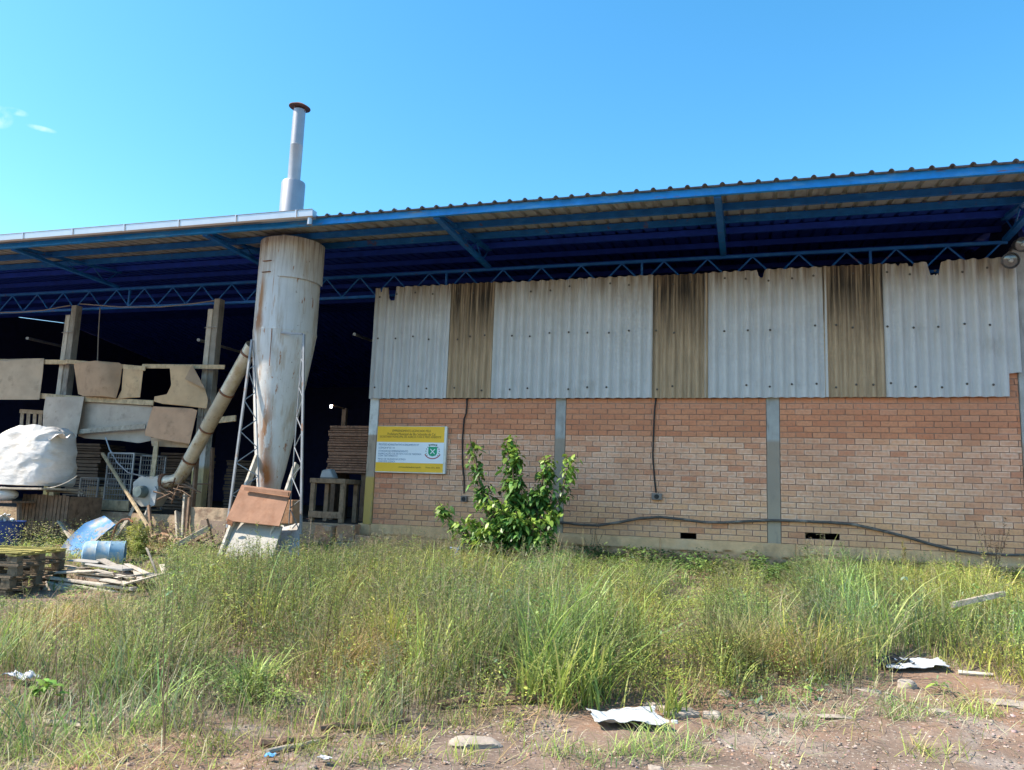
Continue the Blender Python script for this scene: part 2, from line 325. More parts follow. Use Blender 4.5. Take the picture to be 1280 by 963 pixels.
# ------------------------------------------------------------------ ground
def build_ground():
    xs = np.concatenate([-np.geomspace(400, 24, 12), np.arange(-22, 8.01, .11), np.geomspace(9, 400, 12)])
    ys = np.concatenate([-np.geomspace(400, 4, 10), np.arange(2, 14.01, .11), np.geomspace(15, 900, 14)])
    vs = []
    for y in ys:
        for x in xs:
            z = gh(x, y)
            if 2 < y < 9.5 and abs(x) < 9: z += .012*mnoise.noise(Vector((x*6, y*6, 1))) + .006*mnoise.noise(Vector((x*15, y*15, 4)))
            vs.append((x, y, z))
    nx = len(xs); fs = [(j*nx+i, j*nx+i+1, (j+1)*nx+i+1, (j+1)*nx+i) for j in range(len(ys)-1) for i in range(nx-1)]
    m = M('ground_soil', (.175, .125, .095), .97, 0, .22, 3.5, layers=[
        dict(c=(.25, .148, .095), s=(.8, .8, .8), lo=.47, hi=.62, amt=.85),
        dict(c=(.29, .25, .22), s=(1.9, 1.9, 1.9), lo=.55, hi=.66, amt=.6),
        dict(c=(.16, .12, .09), s=(4, 4, 4), lo=.55, hi=.68, amt=.6),
        dict(c=(.40, .34, .28), s=(34, 34, 34), lo=.58, hi=.68, amt=.7, d=3),
        dict(c=(.13, .10, .09), s=(26, 26, 26), lo=.60, hi=.70, amt=.7, d=3)], bump=1., bs=38)
    mb = MB(); mb.v = vs; mb.f = fs; mb.mi = [0]*len(fs)
    o = mb.build('ground', m, smooth=True); o['kind'] = 'structure'
build_ground()

# ------------------------------------------------------------------ the shed
XL, XR = -24.0, 5.35
shed = thing('industrial_shed', 'long open shed of brick and corrugated sheeting under a blue steel roof', 'building', (-1.5, 13.4, .6))
P = lambda mb, n, m, **k: mb.build(n, m, shed, **k)
# plinth
def plf(u, v):
    x = -6.98+11.11*u; z = .2+.9*v; jt = abs(((x+20) % 1.06)-.53); y = 13.335-.012*mnoise.noise(Vector((x*3, z*5, 1)))-.02*mnoise.noise(Vector((x*1.1, z*2, 5)))+(.018 if jt < .008 else 0)
    if z < .90+.06*mnoise.noise(Vector((x*1.4, 0, 9))): y += .03+.035*mnoise.noise(Vector((x*7, z*9, 3)))
    return (x, y, z)
pl = MB().grid(plf, 520, 26, off=(0, .33, 0)); P(pl, 'concrete_plinth', m_plinth, smooth=True)
# brick bays
NOB = [(855, 667, .17), (1018, 672, .2), (1045, 673, .14)]
HOLES = [(AT(px, py, W).x, AT(px, py, W).z, w) for px, py, w in NOB]
def brick_bay(x0, x1, z0, z1, tear=False):
    BL, BH = .25, .0932; g = .013
    vs = []; fs = []; cols = []; mv = []; mf = []
    def mort(a, b, za, zb):
        o = len(mv); mv.extend([(a, W+.008, za), (b, W+.008, za), (b, W+.008, zb), (a, W+.008, zb)]); mf.append((o, o+1, o+2, o+3))
    row = 0; z = z0
    while z < z1-.02:
        zt = min(z+BH, z1); x = x0-(BL/2 if row % 2 else 0)-random.uniform(0, .02); segs = [(x0, x1)]
        while x < x1:
            a, b = max(x, x0), min(x+BL, x1); x += BL
            if b-a < .03: continue
            hole = any(abs((a+b)/2-hx) < .14 and z <= hz < zt for hx, hz, hw in HOLES)
            if hole:
                ns = []
                for s in segs:
                    if s[0] < b and s[1] > a: ns += [(s[0], a), (b, s[1])]
                    else: ns.append(s)
                segs = [s for s in ns if s[1]-s[0] > .001]; continue
            if random.random() < .02: yo = .012
            elif row >= 23 and random.random() < .8: yo = .004
            else: yo = random.uniform(-.0045, .003)
            j = lambda: random.uniform(-.003, .003)
            o = len(vs); y = W-.004+yo; ins = .024
            A = [(a+g/2+j(), z+g/2+j()), (b-g/2+j(), z+g/2+j()), (b-g/2+j(), zt-g/2+j()), (a+g/2+j(), zt-g/2+j())]
            I = [(A[0][0]+ins, A[0][1]+ins), (A[1][0]-ins, A[1][1]+ins), (A[2][0]-ins, A[2][1]-ins), (A[3][0]+ins, A[3][1]-ins)]
            vs += [(p[0], y, p[1]) for p in A]+[(p[0], y-.0012, p[1]) for p in I]+[(p[0], W+.03, p[1]) for p in A]
            fs += [(o+4, o+5, o+6, o+7)]+[(o+k, o+(k+1) % 4, o+4+(k+1) % 4, o+4+k) for k in range(4)]+[(o+k, o+8+k, o+8+(k+1) % 4, o+(k+1) % 4) for k in range(4)]
            xc, zc = (a+b)/2, (z+zt)/2
            tone = random.uniform(.1, 1)**1.1
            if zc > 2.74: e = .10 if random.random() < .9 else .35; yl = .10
            else:
                q = .5+.5*mnoise.noise(Vector((xc*.5, zc*1.3, 2)))
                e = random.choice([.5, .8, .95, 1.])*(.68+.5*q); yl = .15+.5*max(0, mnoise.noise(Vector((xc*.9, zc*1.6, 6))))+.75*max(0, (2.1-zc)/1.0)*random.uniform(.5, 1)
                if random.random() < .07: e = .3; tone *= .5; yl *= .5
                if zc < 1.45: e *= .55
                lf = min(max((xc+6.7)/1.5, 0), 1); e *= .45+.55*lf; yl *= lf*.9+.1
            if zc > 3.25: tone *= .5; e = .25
            e = min(e, 1); yl = min(max(yl, 0), .85)
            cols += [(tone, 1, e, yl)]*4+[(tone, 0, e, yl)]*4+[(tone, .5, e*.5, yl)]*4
        for s in segs: mort(s[0], s[1], z, zt)
        z += BH; row += 1
    b = Vector(shed['_loc'])
    for nm, V, F, mt in (('brick_wall', vs, fs, m_brick),):
        me = bpy.data.meshes.new(nm); me.from_pydata([(p[0]-b.x, p[1]-b.y, p[2]-b.z) for p in V+mv], [], F+[tuple(i+len(V) for i in f) for f in mf])
        me.materials.append(m_brick); me.materials.append(m_mortar)
        me.polygons.foreach_set('material_index', [0]*len(F)+[1]*len(mf))
        ca = me.color_attributes.new('Col', 'FLOAT_COLOR', 'POINT')
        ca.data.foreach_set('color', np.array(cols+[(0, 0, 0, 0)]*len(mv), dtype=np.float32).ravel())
        bm = bmesh.new(); bm.from_mesh(me); bmesh.ops.recalc_face_normals(bm, faces=bm.faces); bm.to_mesh(me); bm.free()
        o = bpy.data.objects.new(nm, me); C.objects.link(o); o.parent = shed; o['_loc'] = tuple(b)
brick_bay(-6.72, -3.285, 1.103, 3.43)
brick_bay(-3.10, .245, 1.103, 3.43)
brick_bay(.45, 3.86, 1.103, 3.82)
# columns along the facade
P(MB().span((-6.90, W-.03, 1.08), (-6.725, W+.16, 5.5)), 'column', m_col, bev=.01)
for a, b in ((-3.282, -3.103), (.248, .447)): P(MB().span((a, W-.012, 1.06), (b, W+.18, 5.5)), 'column', m_ccol, bev=.006)
P(MB().span((3.863, W-.03, .7), (4.08, W+.2, 5.75)), 'column', m_ccol, bev=.008)
# two posts of the open part, each a doubled timber and concrete post
def open_post(px_top, px_bot, wpx):
    t = AT(*px_top, W); b = AT(*px_bot, W); x = (t.x+b.x)/2
    mb = MB().span((x+.0, W-.08, 1.0), (x+.14, W+.09, 5.52), 0)
    o = P(mb, 'post', m_col2, bev=.008)
    MB().beam((x-.065, W-.06, 1.05), (x-.055, W-.05, 5.30), .12, .10, 0, up=(0, 1, 0)).build('timber_facing', m_wpale2, o, bev=.006)
    for z in (3.05, 4.9): MB().tube([(x-.13, W-.125, z), (x+.15, W-.125, z+.01)], .008, 6).build('wire_tie', m_wire, o)
m_col2 = M('open_post_concrete', (.25, .23, .20), .9, layers=[dict(c=(.55, .55, .53), s=(5, 5, 3), lo=.35, hi=.5, amt=.8, zr=(3.4, 3.6)), dict(c=(.47, .35, .17), s=(30, 30, 30), lo=0, hi=.3, amt=.9, zr=(2.0, 2.1)), dict(c=(.15, .12, .1), s=(9, 9, 2), lo=.52, hi=.66, amt=.8)], bump=.5, bs=30)
m_wpale2 = M('timber_post_paint', (.44, .40, .34), .9, layers=[dict(c=(.58, .58, .56), s=(5, 5, 3), lo=.35, hi=.5, amt=.8, zr=(3.3, 3.6)), dict(c=(.50, .36, .12), s=(30, 30, 30), lo=0, hi=.3, amt=.9, zr=(1.95, 2.05)), dict(c=(.2, .16, .12), s=(12, 12, 2), lo=.52, hi=.66, amt=.8)], bump=.5, bs=30)
open_post((93, 385), (80, 490), 0); open_post((268, 378), (250, 625), 0)

# corrugated cladding
PX = [465, 558, 620, 716, 812, 885, 958, 1030, 1110, 1192, 1275]
XS = [AT(p, 440, W-.08).x for p in PX]
XS[-1] = 3.89
KIND = [0, 1, 0, 0, 1, 0, 0, 1, 0, 0]
def nx(p, q=340): return AT(p, q, W-.08).x
NOTCH = [(nx(491, 365), .07, .26), (nx(478, 365), .025, .10), (nx(951), .06, .12), (nx(1168), .10, .22), (nx(1138), .05, .07), (nx(1122), .03, .05)]
YB = W-.082
def wv(a): q = math.sin(a); return math.copysign(abs(q)**.75, q)
for k in range(10):
    a, b = XS[k], XS[k+1]; kind = KIND[k]; pit = .177 if not kind else .135; amp = .034 if not kind else .028
    ov = .05 if kind == 0 else .0
    a2, b2 = a-(ov if k else 0), b+(ov if k < 9 else 0)
    if k == 9: b2 = b
    y0 = YB-(.012 if kind == 0 else 0)-(.006*(k % 2)); nu = int((b2-a2)/pit*12)
    ph = random.uniform(0, .3)
    jz = random.uniform(-.012, .012); lean = random.uniform(-.006, .006)
    def f(u, v, a2=a2, b2=b2, y0=y0, pit=pit, amp=amp, ph=ph, k=k, jz=jz, lean=lean):
        x = a2+(b2-a2)*u; zb = 3.425+jz*.4; zt = 5.575+jz+.006*mnoise.noise(Vector((x*9, 0, 0)))
        if k == 9 and x > 3.72: zb = 3.79-.02*math.exp(-(x-3.7)*30)+.008*mnoise.noise(Vector((x*25, 0, 0)))
        for nxx, nw, nd in NOTCH:
            d = abs(x-nxx)/nw
            if d < 1: zt -= nd*min(1, (1-d)*2.2)*(1+.2*mnoise.noise(Vector((x*60, 1, 1))))
        z = zb+(zt-zb)*v
        return (x+lean*v, y0+amp*wv(2*math.pi*(x/pit)+ph)+.004*mnoise.noise(Vector((x*2, z*1.5, k))), z)
    mb = MB().grid(f, nu, 8, off=(0, .007, 0))
    n = 0; xx = math.ceil((a2+.03)/pit)*pit
    while xx < b2-.02:
        xc = xx+pit*(.25-ph/(2*math.pi))-pit/2
        if n % 2 == k % 2 and a2+.03 < xc < b2-.03:
            for zz in (3.60, 4.55, 5.40):
                if random.random() < .14: continue
                if k == 9 and xc > 3.6 and zz < 4: continue
                c = Vector((xc+random.uniform(-.02, .02), y0-amp-.006, zz+random.uniform(-.045, .045)))
                mb.lathe([(.019, 0), (.015, .008), (.0, .012)], c, 8, 1, Matrix.Rotation(R(90), 3, 'X'))
        n += 1; xx += pit
    o = P(mb, 'corrugated_sheet', [m_fibre if kind else m_sheet, m_screw], smooth=True)
    if kind: o['label'] = 'aged brown translucent corrugated sheet'
# lattice girder over the openings
YT = 13.62
tr = MB()
for z in (5.51, 5.935): tr.beam((XL, YT, z), (3.9, YT, z), .05, .05)
x = 3.8; i = 0
while x > XL+.4:
    tr.tube([(x, YT, 5.92), (x-.375, YT, 5.53)], .016, 6); tr.tube([(x-.375, YT, 5.53), (x-.75, YT, 5.92)], .016, 6)
    if i % 5 == 2: tr.beam((x-.39, YT, 5.53), (x-.39, YT, 5.92), .04, .04)
    x -= .75; i += 1
P(tr, 'lattice_girder', m_blue)
# tapered outriggers
PUR = [10.93, 11.80, 12.62, 13.45]
for x in (-17.75, -13.40, -9.07, -4.73, -.43, 3.87):
    b = MB(); y0, y1 = 10.97, 13.6
    b.beam((x, y0, 6.0), (x, y1, 5.975), .10, .055)
    b.beam((x, y0, 6.045), (x, y1, zroof(y1)-.12), .10, .05)
    ys = np.linspace(y0+.5, y1-.05, 7)
    for k in range(6):
        za = 5.99 if k % 2 else zroof(ys[k])-.13; zb = zroof(ys[k+1])-.13 if k % 2 else 5.99
        b.tube([(x, ys[k], za), (x, ys[k+1], zb)], .014, 6)
    P(b, 'outrigger_truss', m_blue)
for k, y in enumerate([14.6, 15.8, 17, 18.2, 19.4]+PUR[1:]):
    P(MB().span((XL, y-.03, zroof(y)-.125), (XR-.1, y+.03, zroof(y)-.022)), 'purlin', m_blue if y < 12.7 else m_roofshade)
P(MB().span((XL, PUR[0]-.03, 5.995), (XR-.1, PUR[0]+.03, 6.105)), 'fascia_channel', m_fascia)
# roof sheets, ribs every 24 cm
def roof_slope(name, ya, yb, za, zb, inner=False):
    prof = []; x = XL
    while x < XR:
        prof += [(x, 0), (x+.085, 0), (x+.098, .022), (x+.115, .036), (x+.135, .036), (x+.152, .022), (x+.165, 0)]; x += .24
    mb = MB(); n = len(prof); vs = []
    for lo in (0, -.004):
        for t in (0, .1, .25, .5, 1):
            y = ya+(yb-ya)*t; z = za+(zb-za)*t
            vs += [(p[0], y, z+p[1]+lo+(.004*mnoise.noise(Vector((p[0]*1.3, y, 0))) if t < .05 else 0)) for p in prof]
    fs = []
    for l in range(2):
        for r in range(4):
            for i in range(n-1):
                o = l*5*n+r*n+i; fs.append((o, o+1, o+n+1, o+n))
    h_ = len(fs)//2
    for i in range(n-1): fs.append((i, i+1, 5*n+i+1, 5*n+i))
    mb.add(vs, fs); mb.mi = [1]*h_+[0]*h_+[1]*(n-1)
    return P(mb, name, [m_roofshade if inner else m_roof, m_roofblue])
YR = 22.0
roof_slope('roof_slope', EAVE-.05, 12.75, zroof(EAVE-.05), zroof(12.75))
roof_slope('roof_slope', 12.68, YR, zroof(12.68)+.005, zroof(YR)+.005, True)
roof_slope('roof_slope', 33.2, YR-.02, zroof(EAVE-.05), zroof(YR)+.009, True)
# gutter on the left half of the eave
gx = AT(396, 272, EAVE-.06).x
def gut(u, v):
    pr = [(0, 6.165), (-.005, 6.05), (-.02, 6.035), (-.10, 6.035), (-.125, 6.06), (-.128, 6.165), (-.140, 6.172)]
    q = pr[int(round(v*6))]; return (XL+(gx-XL)*u, EAVE-.075+q[0], q[1])
gt = P(MB().grid(gut, 30, 6, off=(0, .003, .003)).prism([(gx, EAVE-.075, 6.165), (gx, EAVE-.08, 6.04), (gx, EAVE-.17, 6.035), (gx, EAVE-.2, 6.06), (gx, EAVE-.2, 6.165)], (.004, 0, 0)), 'gutter', m_gutter, smooth=True)
for i in range(12):
    xx = gx-.3-i*1.15
    MB().span((xx-.012, EAVE-.219, 6.045), (xx+.012, EAVE-.2165, 6.176)).build('gutter_strap', m_gutter, gt)
MB().tube([(gx-.07, EAVE-.14, 6.04), (gx-.07, EAVE-.14, 5.93)], .045, 14).build('downpipe_stub', m_gutter, gt, smooth=True)
# shell of the interior
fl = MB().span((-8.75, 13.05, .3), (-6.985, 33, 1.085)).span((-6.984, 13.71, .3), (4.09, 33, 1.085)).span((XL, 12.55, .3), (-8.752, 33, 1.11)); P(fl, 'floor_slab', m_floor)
P(MB().grid(lambda u, v: (XL+(-8.752-XL)*u, 12.53-.05*mnoise.noise(Vector((u*40, v*3, 0)))-.10*(1-v), .35+.765*v), 60, 6, off=(0, .02, 0)), 'floor_edge', m_ledge, smooth=True)
P(MB().span((-8.750, 13.03, .35), (-6.98, 13.049, 1.083)), 'floor_edge', m_ledge)
bw = MB(); s0 = AT(281, 411, 31); s1 = AT(312, 427, 31)
bw.prism([(XL, 31, 1), (s0.x, 31, 1), (s0.x, 31, 9), (XL, 31, 9)], (0, .1, 0))
bw.prism([(s1.x, 31, 1), (4, 31, 1), (4, 31, 9), (s1.x, 31, 9)], (0, .1, 0))
bw.prism([(s0.x, 31, 1), (s1.x, 31, 1), (s1.x, 31, s1.z), (s0.x, 31, s0.z)], (0, .1, 0))
bw.prism([(s0.x, 31, s0.z+.10), (s1.x, 31, s1.z+.10), (s1.x, 31, 9), (s0.x, 31, 9)], (0, .1, 0))
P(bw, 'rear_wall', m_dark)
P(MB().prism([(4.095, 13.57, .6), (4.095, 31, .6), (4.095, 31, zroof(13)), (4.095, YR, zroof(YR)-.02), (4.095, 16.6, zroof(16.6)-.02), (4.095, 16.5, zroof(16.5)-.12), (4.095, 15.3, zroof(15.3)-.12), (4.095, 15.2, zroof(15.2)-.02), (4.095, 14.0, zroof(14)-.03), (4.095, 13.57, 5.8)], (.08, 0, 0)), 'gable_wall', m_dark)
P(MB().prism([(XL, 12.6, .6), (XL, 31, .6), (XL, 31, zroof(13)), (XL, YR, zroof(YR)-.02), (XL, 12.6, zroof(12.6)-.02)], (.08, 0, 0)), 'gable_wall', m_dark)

# ------------------------------------------------------------------ cyclone dust collector
cyc = thing('dust_cyclone', 'tall rust-streaked cream metal cyclone hopper with a thin chimney through the roof', 'dust collector', (cyx, cyy, .6))
off = lambda z: (-.075*max(0, (4.45-z))/2.66, 0)
prof = [(.55, 6.07), (.55, 4.42)]
MB().lathe(prof[::-1], (cyx, cyy, 0), 48).lathe([(.0, 6.072), (.55, 6.072)], (cyx, cyy, 0), 48).lathe([(.556, 4.40), (.558, 4.415), (.556, 4.43)], (cyx, cyy, 0), 48).build('upper_drum', m_cyc, cyc, smooth=True)
mb = MB().lathe([(.555, 4.44), (.535, 4.2), (.50, 3.88), (.43, 3.32), (.345, 2.61), (.25, 1.96), (.21, 1.76), (.195, 1.58)], (cyx, cyy, 0), 48, off=off)
mb.build('cone', m_cyc, cyc, smooth=True)
# rectangular collar on the right flank of the drum
MB().grid(lambda u, v: (cyx+.585*math.cos(R(-75+95*u)), cyy+.585*math.sin(R(-75+95*u)), 5.33+.74*v), 16, 2, off=(0, .02, 0)).build('side_collar', m_cyc, cyc, smooth=True)
a = R(-80); MB().beam((cyx+.56*math.cos(a), cyy+.56*math.sin(a), 4.40), (cyx+.535*math.cos(a), cyy+.535*math.sin(a), 3.75), .012, .006, up=(0, 1, 0)).build('seam_strip', m_rustmetal, cyc)
for zz in (5.62, 5.42): MB().beam((cyx-.20, cyy-.548, zz), (cyx-.02, cyy-.565, zz), .02, .012).build('rung', m_rustmetal, cyc)
ch = MB().lathe([(.215, 6.1), (.215, 7.26), (.205, 7.29), (.12, 7.30)], (cyx-.08, cyy, 0), 28).build('chimney_base', m_chim, cyc, smooth=True)
ch = MB().lathe([(.116, 7.25), (.116, 8.0), (.119, 8.005), (.119, 8.02), (.115, 8.025), (.113, 8.72)], (cyx-.08, cyy, 0), 24).build('chimney_pipe', m_chim, cyc, smooth=True)
mb = MB().lathe([(.0, .07), (.10, .055), (.20, .0), (.20, -.012), (.0, -.012)], (cyx-.08, cyy, 8.78), 22, rot=Matrix.Rotation(R(5), 3, 'Y'))
for a in range(3): mb.beam((cyx-.08+.11*math.cos(a*2.1), cyy+.11*math.sin(a*2.1), 8.68), (cyx-.08+.11*math.cos(a*2.1), cyy+.11*math.sin(a*2.1), 8.78), .02, .006)
mb.build('rain_cap', m_rustmetal, ch, smooth=True)
# lattice legs
def lattice(o0, o1, i0, i1, n, thk=.034):
    o0, o1, i0, i1 = map(Vector, (o0, o1, i0, i1)); mb = MB().beam(o0, o1, thk, thk, up=(0, 1, 0)).tube([i0, i1], .010, 6)
    for k in range(n):
        a, b, c = k/n, (k+.5)/n, (k+1)/n
        mb.tube([o0.lerp(o1, a), i0.lerp(i1, b)], .009, 6); mb.tube([i0.lerp(i1, b), o0.lerp(o1, c)], .009, 6)
    mb.build('lattice_leg', m_lattice, cyc)
lattice(AT(315, 425, 11.55), AT(284, 660, 11.25), AT(318, 440, 11.6), AT(325, 650, 11.5), 6)
lattice(AT(380, 418, 11.45), AT(376, 668, 11.3), AT(378, 430, 11.45), AT(361, 655, 11.45), 6)
MB().beam(AT(378, 418, 11.45), AT(352, 416, 11.5), .035, .03).build('leg_bracket', m_lattice, cyc)
MB().beam(AT(296, 306, 12.1), AT(330, 302, 12.0), .08, .06).build('inlet_stub', m_chim, cyc)

# ------------------------------------------------------------------ duct and blower
YF = 12.62
duct = thing('suction_duct', 'long dented metal pipe slanting from the blower up to the cyclone', 'duct', tuple(AT(210, 600, YF)))
e0 = AT(197, 602, YF); e1 = AT(214, 602, YF-.02); e2 = AT(229, 590, YF-.06); e3 = AT(237, 575, YF-.1); t1 = AT(316, 432, 11.85)
def lerp(a, b, t): return a+(b-a)*t
MB().tube([e0, lerp(e0, e1, .5), e1, AT(223, 599, YF-.04), e2, e3], [.118, .12, .122, .123, .125, .128], 20, caps=False).build('elbow', m_duct, duct, smooth=True)
MB().tube([e3, lerp(e3, t1, .28)], .128, 20, caps=False).build('pipe_section', m_duct, duct, smooth=True)
MB().tube([lerp(e3, t1, .28), lerp(e3, t1, .60)], .133, 20, caps=False).build('pipe_section', m_duct2, duct, smooth=True)
MB().tube([lerp(e3, t1, .60), lerp(e3, t1, 1.0)], .128, 20, caps=False).build('pipe_section', m_duct, duct, smooth=True)
for t in (0.0, .28, .60, .93):
    p = lerp(e3, t1, t); d = (t1-e3).normalized(); MB().tube([p-d*.018, p+d*.018], .142, 20).build('pipe_clamp', m_rustmetal, duct, smooth=True)
MB().tube([lerp(e0, e1, .35), lerp(e0, e1, .6)], .15, 20).build('pipe_clamp', m_rustmetal, duct, smooth=True)
fan = thing('blower_fan', 'pale grey octagonal blower housing with motor at the foot of the slanted duct', 'fan', tuple(AT(182, 641, YF)))
oc = [(166, 603), (175, 596), (197, 596), (197, 612), (196, 622), (190, 633), (176, 634), (165, 624)]
MB().prism([AT(px, py, YF-.16) for px, py in oc], (0, .30, 0)).build('volute_housing', m_fan, fan, bev=.01)
fc = AT(181, 615, YF-.17)
RX = Matrix.Rotation(R(90), 3, 'X')
MB().lathe([(.0, .16), (.10, .15), (.115, .02), (.115, -.02)], fc+Vector((-.03, -.02, 0)), 16, rot=RX).build('motor', m_motor, fan, smooth=True)
MB().lathe([(.0, .07), (.075, .06), (.085, 0)], fc+Vector((-.13, -.03, .02)), 14, rot=RX).build('pulley_guard', m_gplate, fan, smooth=True)
MB().prism([AT(193, 608, YF-.2), AT(196, 614, YF-.2), AT(193, 632, YF-.2), AT(187, 634, YF-.2), AT(188, 617, YF-.2)], (0, .03, 0)).build('belt_cover', m_gplate, fan)
for a, b in ((170, 162), (188, 182)): MB().beam(AT(a, 628, YF-.18), AT(b, 645, YF-.24), .04, .05).build('leg', m_fan, fan)

# ------------------------------------------------------------------ makeshift screen of rails and hanging boards
YS = 13.12
def rail(pts, y, w, name, label, mat):
    mb = MB()
    for a, b in zip(pts[:-1], pts[1:]): mb.beam(AT(*a, y), AT(*b, y), .03, w, jit=.003)
    return tag(mb.build(name, mat, bev=.004), label, 'rail')
rail([(-60, 451), (84, 453)], YS, .10, 'wooden_rail', 'upper left tan rail nailed to the posts above the hanging boards', m_wtan)
rail([(82, 452), (182, 461)], YS-.04, .09, 'wooden_rail', 'upper middle tan rail overlapping another on the left open post', m_wtan)
rail([(178, 458), (281, 459)], YS, .085, 'wooden_rail', 'upper right rail reaching the post beside the cyclone', m_wtan)
rail([(50, 495), (107, 499)], YS, .11, 'wooden_rail', 'short middle rail above the grey square board', m_wtan)
rail([(105, 499), (192, 504)], YS-.02, .11, 'wooden_rail', 'middle tan rail above the long grey board', m_wtan)
rail([(96, 540), (182, 533)], YS-.12, .10, 'wooden_rail', 'low tilted grey rail crossing the long grey board', m_wgrey)
rail([(268, 526), (295, 523)], YS-.05, .12, 'wooden_rail', 'short stub of tan plank right of the tall post', m_wtan)
def board(poly, y0, y1, mat, label, bulge=0., sag=0.):
    ztop = min(p[1] for p in poly); zbot = max(p[1] for p in poly); xa = min(p[0] for p in poly); xb = max(p[0] for p in poly)
    # fill the outline with a fine grid clipped to the polygon rows so that it can bend
    n = 18; rows = []
    P2 = poly
    def xr(yy):
        xs = []
        for i in range(len(P2)):
            (x1, y1_), (x2, y2_) = P2[i], P2[(i+1) % len(P2)]
            if (y1_ <= yy) != (y2_ <= yy): xs.append(x1+(yy-y1_)*(x2-x1)/(y2_-y1_))
        return (min(xs), max(xs)) if xs else None
    def fn(u, v):
        yy = ztop+(zbot-ztop)*min(max(v, .004), .996); r = xr(yy); px = r[0]+(r[1]-r[0])*u
        g = (px-xa)/(xb-xa)
        d = bulge*math.sin(math.pi*g)*math.sin(math.pi*(.25+.5*v))+sag*(g-.5)+.02*mnoise.noise(Vector((g*3, v*3, xa*.1)))
        return AT(px, yy, y0+(y1-y0)*v-d)
    return tag(MB().grid(fn, 14, n, off=(0, .006, 0)).build('hanging_board', mat, smooth=True), label, 'board', 'fibreboard sheets hung on the makeshift screen')
board([(-40, 449), (55, 448), (53, 470), (49, 500), (-40, 500)], YS-.03, YS-.06, h_grey, 'pale square board hanging at the far left of the upper rail', .06)
board([(92, 454), (120, 451), (153, 454), (150, 480), (145, 498), (98, 495)], YS-.05, YS-.02, h_brown, 'dark bowed brown board hung between the left post and a narrow tan board', .22, .05)
board([(154, 460), (179, 461), (175, 497), (146, 499), (152, 488)], YS-.04, YS-.05, h_tan, 'narrow light tan board right of the bowed brown one', .03)
board([(212, 457), (240, 457), (256, 486), (260, 500), (258, 511), (225, 507), (192, 504), (193, 496), (208, 494), (214, 482)], YS-.06, YS-.12, h_tan, 'flared tan board twisted over the rail just left of the tall post', .12)
tag(MB().prism([AT(240, 456, YS-.14), AT(256, 486, YS-.22), AT(231, 474, YS-.26)], (.0, .006, .002)).build('folded_flap', h_brown), 'triangular folded flap on the flared tan board', 'board')
board([(57, 496), (105, 496), (100, 525), (95, 548), (53, 540), (54, 515)], YS-.08, YS-.16, h_lgrey, 'grey square board with a notched bottom edge behind the white sack', .05, .05)
board([(98, 502), (192, 508), (188, 553), (172, 554), (135, 549), (98, 548)], YS+.05, YS+.03, h_lgrey, 'wide grey board behind the low tilted rail', .03)
board([(191, 508), (247, 511), (242, 533), (237, 555), (210, 551), (181, 545), (182, 538)], YS-.15, YS-.3, h_red, 'reddish brown square board tilted in front of the long grey one', .04)
board([(188, 547), (236, 552), (236, 560), (190, 558)], YS-.05, YS-.05, h_grey, 'thin grey strip of board showing under the reddish square one', .0)
# wooden pallet frame standing behind
pf = MB()
for px in (28, 36, 44, 51): pf.beam(AT(px, 516, 13.9), AT(px-3, 560, 13.9), .02, .10, up=(1, 0, 0))
pf.beam(AT(25, 514, 13.88), AT(56, 516, 13.88), .03, .09)
tag(pf.build('slatted_barrier', m_wgrey, bev=.004), 'upright weathered slatted frame in the shade behind the white sack', 'frame')

# ------------------------------------------------------------------ white bulk sack on a slatted bin
SY = 11.95
prof_s = [(607.5, 2, 75), (603, -3, 79), (590, -4, 81), (575, 1, 83), (562, 5, 84), (553, 8, 84), (546, 14, 84), (541, 21, 82), (537, 29, 78), (535, 34, 75)]
prof_s = [(AT(40, py, SY).z, AT(a, py, SY).x, AT(b, py, SY).x) for py, a, b in prof_s]
pz = [q[0] for q in prof_s]; pa = [q[1] for q in prof_s]; pbx = [q[2] for q in prof_s]
sc = Vector(((pa[2]+pbx[2])/2, SY, pz[0]))
sack = MB()
def ridge(p): return 1-2*abs(mnoise.noise(p))
def sackf(u, v):
    a = 2*math.pi*u; vv = min(max((v-.04)/.86, 0), 1); zz = pz[0]+(pz[-1]-pz[0])*vv
    xa, xb = np.interp(zz, pz, pa), np.interp(zz, pz, pbx); cx, hw = (xa+xb)/2, (xb-xa)/2
    hd = .52*(1-.35*vv**2)
    if v < .04: k0 = v/.04; hw *= k0; hd *= k0
    if v > .90: k0 = max(0, (1-v)/.10); hw *= k0; hd *= k0; zz += .03*(1-k0)-.05*math.sin(k0*3.1)
    e = lambda t: math.copysign(abs(t)**.55, t)
    x, y = hw*e(math.cos(a)), hd*e(math.sin(a)); q = Vector((x, y, zz-sc.z)); tp = vv
    f1 = ridge(Vector((q.x*2.0+1.6*q.z, q.y*2, q.z*2.2-2.6*q.x+1))); f2 = ridge(Vector((q.x*3.6-2*q.z+2, q.y*3.4, q.z*4.5+2.*q.x))); f3 = ridge(Vector((q.x*9+4, q.y*9, q.z*12+6*q.x)))
    n = .06*mnoise.noise(q*1.8+Vector((4, 0, 0)))+.045*f1*(.35+.65*tp)+.026*f2*(.45+.55*tp)+.006*f3
    if .04 <= v <= .9: x *= 1+(n-.10)*.8; y *= 1+n*1.6
    tz = .045*max(0, tp-.75)*4*mnoise.noise(Vector((x*4.5, y*4.5, 3))); return (cx+x, SY+y, max(zz+.09*n*tp*2+tz, pz[0]))
sack.grid(sackf, 150, 110)
tail = AT(80, 545, 11.7)
s_o = tag(sack.build('bulk_sack', m_sack, smooth=True), 'bulging white woven bulk sack on top of the brown slatted bin', 'sack')
